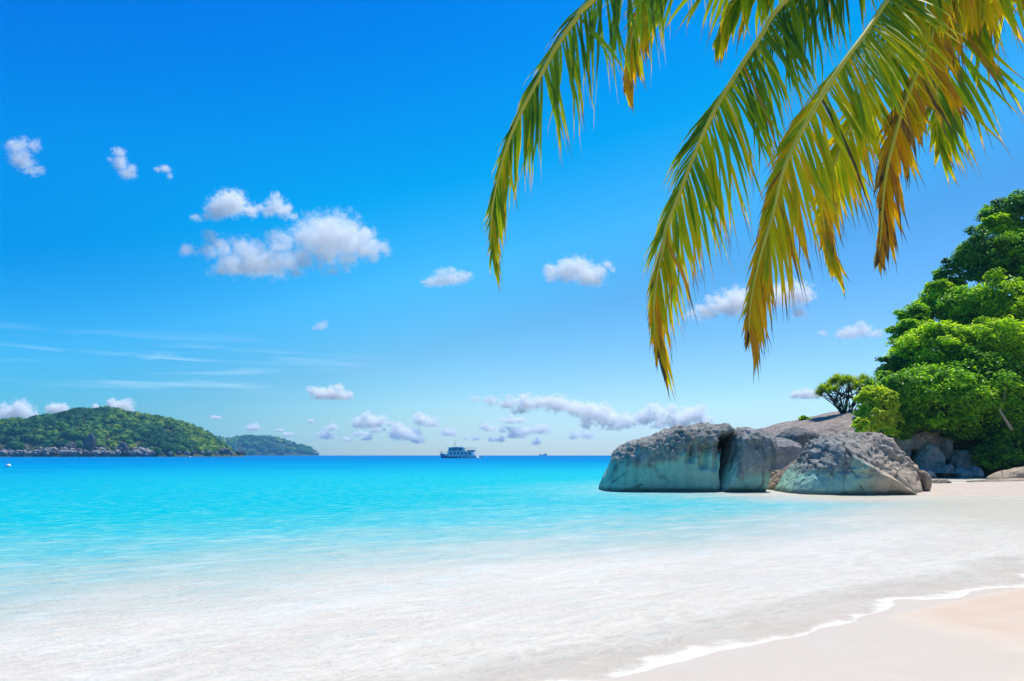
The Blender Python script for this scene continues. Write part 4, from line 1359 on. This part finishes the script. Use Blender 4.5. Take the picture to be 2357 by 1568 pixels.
def hull_mesh(L, B, zt, zb, bowrise, n=24, x0=None):
    """bow towards -x"""
    x0 = -L / 2
    V, Fq = [], []
    prof_ = [(1.0, 1.0), (0.97, 0.55), (0.86, 0.2), (0.55, -0.02), (0.0, -0.12)]
    for i in range(n + 1):
        t = i / n
        x = x0 + L * t
        wb = B / 2 * (1 - (1 - min(1, t / 0.42)) ** 2.2) * (1 - 0.12 * sstep(0.75, 1, t)) + 0.02
        sh_ = bowrise * (1 - min(1, t / 0.6)) ** 2
        rk = 0
        for s_ in (1, -1):
            for (yy, zz) in prof_:
                z = zb + (zt + sh_ - zb) * (zz + 0.12) / 1.12
                flare = (0.35 + 0.65 * yy) if t < 0.4 else yy
                xx = x + (1 - (zz + 0.12) / 1.12) * L * 0.10 * (1 - min(1, t / 0.35))
                V.append((xx, s_ * wb * flare, z))
    m = len(prof_)
    for i in range(n):
        a, b_ = i * 2 * m, (i + 1) * 2 * m
        for j in range(m - 1):
            Fq.append((a + j, a + j + 1, b_ + j + 1, b_ + j))
            Fq.append((a + m + j + 1, a + m + j, b_ + m + j, b_ + m + j + 1))
        Fq.append((a, b_, b_ + m, a + m))
    e_ = n * 2 * m
    Fq.append(tuple(e_ + j for j in range(m)) + tuple(e_ + m + j for j in range(m - 1, -1, -1)))
    me = bpy.data.meshes.new("hull")
    me.from_pydata(V, [], Fq)
    bm = bmesh.new(); bm.from_mesh(me)
    bmesh.ops.remove_doubles(bm, verts=bm.verts, dist=0.005)
    bmesh.ops.recalc_face_normals(bm, faces=bm.faces)
    bm.to_mesh(me); bm.free()
    return me


Ys = 450.0
pb = P(1055, 1056, Ys)
ship = empty("passenger_boat", (pb.x, Ys, 0))
ship.rotation_euler = (0, 0, R(-14))
ship.scale = (1.12, 1.12, 1.12)
tag(ship, "white multi-deck passenger boat with raised bow anchored below the horizon", "boat")
link("hull", hull_mesh(19.6, 4.8, 1.35, -0.6, 1.55), M["boat_white"], ship)
mb = MB()
mb.prism([(-9.2, 2.55), (-8.6, 0.35), (-3.2, 0.35), (-2.0, 1.2), (-4.2, 1.75)], -2.2, 2.2) if False else None
h2 = hull_mesh(11.0, 4.5, 0.55, -0.55, 1.1)
o = link("bow_stripe", hull_mesh(11.5, 4.92, 0.75, -0.5, 1.3), M["boat_blue"], ship, (-4.12, 0, 0.02))
mb = MB(); mb.prism([(-5.6, 1.4), (-5.0, 3.2), (7.6, 3.1), (8.2, 1.3)], -1.95, 1.95); mb.build("cabin", M["boat_white"], ship)
mb = MB(); mb.prism([(-5.9, 3.2), (-5.9, 3.38), (8.9, 3.22), (8.9, 3.08)], -2.3, 2.3); mb.build("upper_deck", M["boat_white"], ship)
mb = MB(); mb.prism([(-5.0, 3.38), (-4.6, 5.0), (-0.6, 5.35), (2.6, 5.2), (3.4, 3.3)], -1.7, 1.7); mb.build("wheelhouse", M["boat_teal"], ship)
mb = MB(); mb.prism([(-5.5, 5.02), (-5.3, 5.2), (-0.6, 5.55), (3.0, 5.4), (3.1, 5.22), (-0.6, 5.36)], -1.9, 1.9); mb.build("roof", M["boat_white"], ship)
mb = MB()
mb.box(3.4, 9.0, -2.1, 2.1, 4.92, 5.06)
for x in (4.2, 6.4, 8.6):
    for y in (-1.95, 1.95): mb.tube([(x, y, 3.15), (x, y, 4.95)], 0.07, 6)
mb.build("canopy", M["boat_white"], ship)
for i in range(6):
    mb = MB(); x = -3.9 + i * 1.9; mb.box(x, x + 1.25, -1.99, -1.93, 1.95, 2.75); mb.build("window", M["boat_glass"], ship)
for x0, x1 in ((-4.3, -3.2), (-2.6, -0.2), (0.4, 2.2)):
    mb = MB(); mb.box(x0, x1, -1.74, -1.68, 4.0, 4.75); mb.build("window", M["boat_glass"], ship)
for x in (1.6, 4.6):
    mb = MB(); mb.tube([(x, -2.5, 0.25), (x, -2.52, 0.6), (x, -2.5, 1.15)], [0.16, 0.24, 0.16], 8); mb.build("fender", M["boat_dark"], ship)
mb = MB(); mb.tube([(-2.0, 0, 5.4), (-1.9, 0, 8.9)], [0.11, 0.05], 6); mb.tube([(-2.5, 0, 7.2), (-1.4, 0, 7.2)], 0.05, 5); mb.tube([(-2.9, 0, 5.3), (-2.9, 0, 6.9)], 0.05, 5); mb.build("mast", M["boat_dark"], ship)
mb = MB()
for s_ in (-1, 1):
    mb.tube([(-10.6, 0.05 * s_, 3.5), (-9.2, s_ * 0.9, 3.35), (-7.4, s_ * 1.7, 2.95), (-5.8, s_ * 2.05, 2.6)], 0.045, 5)
    for x, y, z in ((-9.2, 0.9, 3.35), (-8.2, 1.35, 3.15), (-7.2, 1.75, 2.9), (-6.2, 2.0, 2.65)): mb.tube([(x, s_ * y, z), (x, s_ * y, z - 0.9)], 0.04, 5)
mb.build("bow_rail", M["boat_dark"], ship)
mb = MB(); mb.prism([(9.6, 0.15), (9.6, 0.3), (11.0, 0.28), (11.0, 0.12)], -1.8, 1.8); mb.build("swim_platform", M["boat_white"], ship)
mb = MB()
for i, x in enumerate((4.8, 5.7, 6.9, 7.8)): mb.box(x, x + 0.5, -1.4, 1.2, 3.2, 3.95)
mb.build("deck_seating", M["boat_blue"], ship)

pd = P(1100, 1053.5, 470)
din = empty("dinghy", (pd.x, 470, 0))
tag(din, "small dark dinghy trailing behind the stern of the white passenger boat", "boat")
mb = MB(); mb.tube([(-2.0, 0, 0.35), (-1.4, -0.65, 0.25), (2.0, -0.75, 0.22)], [0.18, 0.25, 0.22], 8); mb.tube([(-2.0, 0, 0.35), (-1.4, 0.65, 0.25), (2.0, 0.75, 0.22)], [0.18, 0.25, 0.22], 8)
mb.box(-1.4, 1.9, -0.6, 0.6, -0.05, 0.2)
mb.build("hull", M["boat_dark"], din, smooth=False)
mb = MB(); mb.box(1.9, 2.3, -0.2, 0.2, 0.1, 0.8); mb.build("outboard_motor", M["boat_dark"], din)

pf = P(1249, 1048, 3000)
fs = empty("ship", (pf.x, 3000, 0))
tag(fs, "tiny hazy ship on the horizon line right of the white passenger boat", "ship")
link("hull", hull_mesh(32, 7, 3.2, -1.0, 1.6), M["boat_blue"], fs)
mb = MB(); mb.prism([(2, 3.1), (4, 6.2), (13, 7.4), (14.5, 3.1)], -3, 3); mb.build("cabin", M["boat_teal"], fs)
mb = MB(); mb.tube([(9, 0, 7), (9, 0, 10)], [0.3, 0.15], 6); mb.build("mast", M["boat_dark"], fs)

M["buoy"] = plain("buoy_white", (0.82, 0.82, 0.80), 0.45, 0.35, 0.06, 3)


def buoy(vx, vy, r, label):
    g_ = G(vx, vy)
    e = empty("mooring_buoy", (g_.x, g_.y, 0))
    tag(e, label, "buoy", "mooring buoys off the island")
    bm = bmesh.new(); bmesh.ops.create_uvsphere(bm, u_segments=24, v_segments=14, radius=r)
    for v in bm.verts: v.co.z = v.co.z * 0.92 + r * 0.35
    me = bpy.data.meshes.new("float"); bm.to_mesh(me); bm.free()
    me.polygons.foreach_set("use_smooth", [True] * len(me.polygons))
    link("float", me, M["buoy"], e)
    mb = MB(); mb.tube([(0, 0, r * 1.2), (0, 0, r * 1.55)], r * 0.14, 8)
    mb.tube([(r * 0.25 * math.cos(a), 0, r * 1.65 + r * 0.22 * math.sin(a)) for a in [i * math.pi / 5 for i in range(11)]], r * 0.06, 6)
    mb.build("mooring_ring", M["boat_dark"], e, smooth=True)


buoy(19, 1074.5, 0.34, "white round buoy at the left edge of the photo, nearer one")
buoy(437, 1053.0, 0.75, "distant white buoy in front of the right half of the island")

# ------------------------------------------------------------------ clouds
def cloudmat(name, balls, rmax, zb, dens, soft, sq=1.0):
    """vapour whose density follows the puffs and is torn by noise at the edge"""
    k = NT(name)
    pos = k.pos()
    wn = k.n("ShaderNodeTexNoise", Scale=1.1 / rmax, Detail=3.0, Vector=pos).outputs["Color"]
    wv = k.n("ShaderNodeVectorMath", {"operation": "MULTIPLY_ADD"}, i0=wn)
    wv.inputs[1].default_value = (rmax * soft,) * 3
    k.set(wv, "i2", pos)
    q = k.n("ShaderNodeVectorMath", {"operation": "SUBTRACT"}, i0=wv.outputs[0])
    q.inputs[1].default_value = (rmax * soft * 0.5,) * 3
    q = k.n("ShaderNodeVectorMath", {"operation": "MULTIPLY"}, i0=q.outputs[0])
    q.inputs[1].default_value = (1, 1, sq)
    f = None
    for c, r in balls:
        c = (c[0], c[1], c[2] * sq)
        dn = k.n("ShaderNodeVectorMath", {"operation": "DISTANCE"}, i0=q.outputs[0])
        dn.inputs[1].default_value = c
        g = k.math("MULTIPLY_ADD", dn.outputs["Value"], -1.0 / r, 1.0)
        f = g if f is None else k.math("MAXIMUM", f, g)
    z = k.n("ShaderNodeSeparateXYZ", i0=pos).outputs[2]
    if zb is not None:
        f = k.math("MINIMUM", f, k.math("MULTIPLY_ADD", z, 1.6 / rmax, -zb * 1.6 / rmax))
    n1 = k.noise(pos, 2.6 / rmax, 9, 0.62, 0.2)
    e = k.math("ADD", f, k.math("MULTIPLY", k.math("SUBTRACT", n1, 0.5), 2.6))
    d = k.n("ShaderNodeMapRange", {"interpolation_type": "SMOOTHSTEP"}, i0=e, i1=0.10, i2=0.80, i3=0.0, i4=1.0).outputs[0]
    pv = k.n("ShaderNodeVolumePrincipled", Anisotropy=0.1)
    pv.inputs["Color"].default_value = (0.999, 0.996, 0.988, 1)
    k.set(pv, "Density", k.math("MULTIPLY", d, dens))
    k.done(vol=pv.outputs[0])
    return k.m


def cloud(puffs, label, Y=5200.0, dens=9.0, seed=0, group=None, sub=9, flat=0.45, soft=1.2, sq=1.25):
    """puffs: (vx, vy, r) in picture units"""
    rng = random.Random(seed)
    m = MPV(Y)
    cx = sum(p[0] for p in puffs) / len(puffs); cy = sum(p[1] for p in puffs) / len(puffs)
    org = P(cx, cy, Y)
    rmax = max(p[2] for p in puffs) * m
    balls = []
    for (vx, vy, r) in puffs:
        c = P(vx, vy, Y)
        rr = r * m * (1.62 + 0.26 * (sq - 1)) * rng.uniform(0.9, 1.12)
        c.y += rng.uniform(-.4, .4) * rr
        balls.append((c, rr))
        if r * m > 0.55 * rmax and len(puffs) < 16:
            a = rng.uniform(0, 6.3)
            balls.append((c + Vector((math.cos(a) * 0.6, rng.uniform(-.5, .5), abs(math.sin(a)) * 0.55)) * rr, rr * rng.uniform(0.45, 0.65)))
    zb = min(P(x, y, Y).z - r * m * 0.75 for x, y, r in puffs) if flat < 0.6 else None
    bm = bmesh.new()
    for c, r in balls:
        bmesh.ops.create_icosphere(bm, subdivisions=2, radius=1, matrix=Matrix.Translation(c - org) @ Matrix.Diagonal((r * 1.25, r * 1.25, r * 1.25 / sq, 1)))
    if zb is not None:
        for v in bm.verts: v.co.z = max(v.co.z, zb - org.z - rmax * 0.2)
    me = bpy.data.meshes.new("cloud"); bm.to_mesh(me); bm.free()
    o = link("cloud", me, cloudmat("cloud_vapour", balls, rmax, zb, dens * 0.17 / rmax, soft, sq), None, org)
    rm = o.modifiers.new("union", "REMESH"); rm.mode = "VOXEL"; rm.voxel_size = min(rmax / 5, min(r for c, r in balls) / 2.5 / sq)
    tag(o, label, "cloud", group)
    return o


Ka = cv(500, 550, 2357 / 800)
Kb = cv(0, 380, 2357 / 620)
Kc = cv(0, 1000, 2357 / 2200)


def pf_(fn, L, s): return [(*fn(x, y), r / s * 0.7381) for x, y, r in L]


sA, sB, sC = 2357 / 800, 2357 / 620, 2357 / 2200
cloud(pf_(Ka, [(1480, 520, 190), (1650, 560, 170), (1340, 580, 130), (1800, 600, 130), (1880, 560, 90), (1930, 690, 90), (2050, 680, 60), (1500, 680, 130), (1700, 720, 110), (1120, 620, 90), (830, 760, 150), (950, 820, 150),
               (700, 830, 120), (1100, 830, 90), (560, 870, 80), (560, 640, 90), (430, 690, 75), (280, 690, 60), (450, 560, 50), (1560, 890, 60), (1250, 900, 50), (1060, 770, 110), (1200, 790, 100), (780, 700, 100), (650, 770, 95), (1330, 730, 110)], sA),
      "largest white cloud, billowing over the sea left of the palm fronds", seed=1)
cloud(pf_(Ka, [(600, 230, 95), (520, 300, 80), (700, 270, 80), (820, 300, 55), (430, 370, 42), (330, 395, 36), (900, 290, 42), (1060, 270, 75), (1000, 330, 50), (1130, 320, 55), (1220, 370, 34)], sA), "long ragged cloud just above the largest cloud", seed=2)
cloud(pf_(Kb, [(170, 300, 85), (280, 290, 80), (400, 290, 60), (220, 420, 95), (310, 500, 90), (350, 570, 65), (450, 560, 50)], sB), "soft hook shaped cloud at the far left of the sky", seed=3, dens=4, flat=0.8)
cloud(pf_(Kb, [(1430, 375, 62), (1410, 450, 60), (1430, 520, 62), (1480, 600, 60), (1560, 560, 50), (1560, 625, 50), (1320, 450, 30)], sB), "small slanting cloud puff second from the left of the sky", seed=4, dens=4, flat=0.8)
cloud(pf_(Kb, [(1930, 555, 40), (1990, 570, 32), (1880, 575, 28), (2020, 650, 26)], sB), "tiny cloud wisp right of the small slanting puff", seed=5, dens=4, flat=0.8)
cloud([(995, 650, 14), (1015, 645, 18), (1040, 640, 20), (1065, 638, 15), (1080, 634, 8)], "small flat cloud between the largest cloud and the left frond", seed=6, dens=6, sq=1.6)
cloud([(1270, 632, 18), (1295, 630, 24), (1325, 622, 30), (1350, 630, 28), (1362, 648, 20), (1395, 612, 12), (1405, 620, 8)], "white cloud with a little puff at its right, between the left and middle fronds", seed=7, sq=1.4)
cloud([(1590, 725, 14), (1625, 715, 22), (1665, 702, 28), (1700, 692, 34), (1740, 690, 32), (1790, 680, 30), (1830, 680, 26), (1860, 680, 14), (1835, 725, 16)], "long cloud crossing behind the tips of the two yellow fronds", seed=8, sq=1.4, dens=12)
cloud([(1940, 770, 14), (1960, 765, 18), (1985, 762, 19), (2010, 770, 14), (1895, 768, 8)], "small flat cloud above the screw pine", seed=9, dens=6, sq=1.6)
cloud([(740, 908, 17), (765, 908, 18), (790, 910, 14), (805, 914, 8)], "round white cloud over the far island's right end", seed=10, dens=13, sq=1.6, Y=6500)
cloud([(1830, 910, 10), (1850, 908, 14), (1875, 910, 13)], "pale low cloud left of the screw pine's crown", seed=11, dens=13, sq=1.6, Y=6500)
cloud(pf_(Kc, [(1590, 262, 14), (1640, 268, 18), (1700, 275, 24), (1760, 275, 26), (1810, 270, 28), (1860, 278, 30), (1920, 292, 32), (1980, 310, 34), (2030, 330, 34), (1740, 300, 18), (1960, 345, 18), (2060, 355, 20)], sC),
      "long low cloud bank above the horizon left of the big boulder", seed=12, dens=14, Y=7000, soft=1.6, sq=1.7)
cloud(pf_(Kc, [(2100, 335, 24), (2150, 325, 28), (2190, 312, 26), (2240, 330, 28), (2290, 330, 28), (2320, 318, 26), (2350, 335, 20), (2200, 350, 18)], sC), "low puffy cloud right behind the top of the big boulder", seed=13, dens=14, Y=7000, soft=1.6, sq=1.5)
cloud(pf_(Kc, [(1200, 345, 22), (1235, 338, 24), (1265, 340, 18), (1225, 325, 16)], sC), "low cumulus puff above the sea left of the passenger boat, the biggest there", seed=14, dens=13, Y=7500)
cloud(pf_(Kc, [(1330, 375, 20), (1365, 385, 22), (1345, 368, 16), (1385, 390, 12)], sC), "low cloud puff directly left of and above the passenger boat", seed=15, dens=13, Y=7500)
cloud(pf_(Kc, [(10, 315, 22), (45, 305, 24), (80, 305, 28), (100, 320, 16), (55, 285, 10)], sC), "low cloud touching the left edge above the island", seed=16, dens=13, Y=6800)
cloud(pf_(Kc, [(175, 300, 18), (200, 298, 18), (185, 292, 14)], sC), "small low cloud over the island's left slope", seed=17, dens=13, Y=6800)
cloud(pf_(Kc, [(385, 288, 22), (420, 285, 20), (325, 298, 14), (435, 295, 10)], sC), "low cloud peeking over the top of the island", seed=18, dens=13, Y=6800)
cloud([(735, 752, 9), (745, 748, 8), (722, 757, 5)], "faint little wisp in the sky below the largest cloud", seed=19, dens=2.5)
small = [(672, 1003, 9), (690, 972, 0), (745, 1003, 9), (720, 970, 11), (590, 985, 9), (830, 998, 8), (845, 1010, 9), (935, 998, 11), (985, 972, 12), (800, 1012, 8), (1190, 1000, 12), (1165, 990, 9), (1080, 1010, 8), (495, 960, 8), (965, 965, 9), (1230, 1020, 9), (1120, 985, 9), (1180, 968, 8), (1245, 992, 10), (870, 990, 8), (900, 975, 7), (1030, 995, 8), (640, 990, 7), (955, 1015, 8), (1140, 1012, 8), (1340, 1005, 9), (760, 985, 7)]
for i, (vx, vy, r) in enumerate(small):
    if r == 0: continue
    rr_ = random.Random(900 + i)
    r *= rr_.uniform(0.6, 1.35)
    cloud([(vx + rr_.uniform(-1.9, 1.9) * r, vy + rr_.uniform(-0.35, 0.35) * r, r * rr_.uniform(0.4, 1.0)) for _ in range(rr_.randint(3, 7))], "tiny pale cloud puff low over the horizon", seed=40 + i, dens=9, Y=8000, soft=1.6, sq=1.5, group="tiny cloud puffs along the horizon", sub=6)
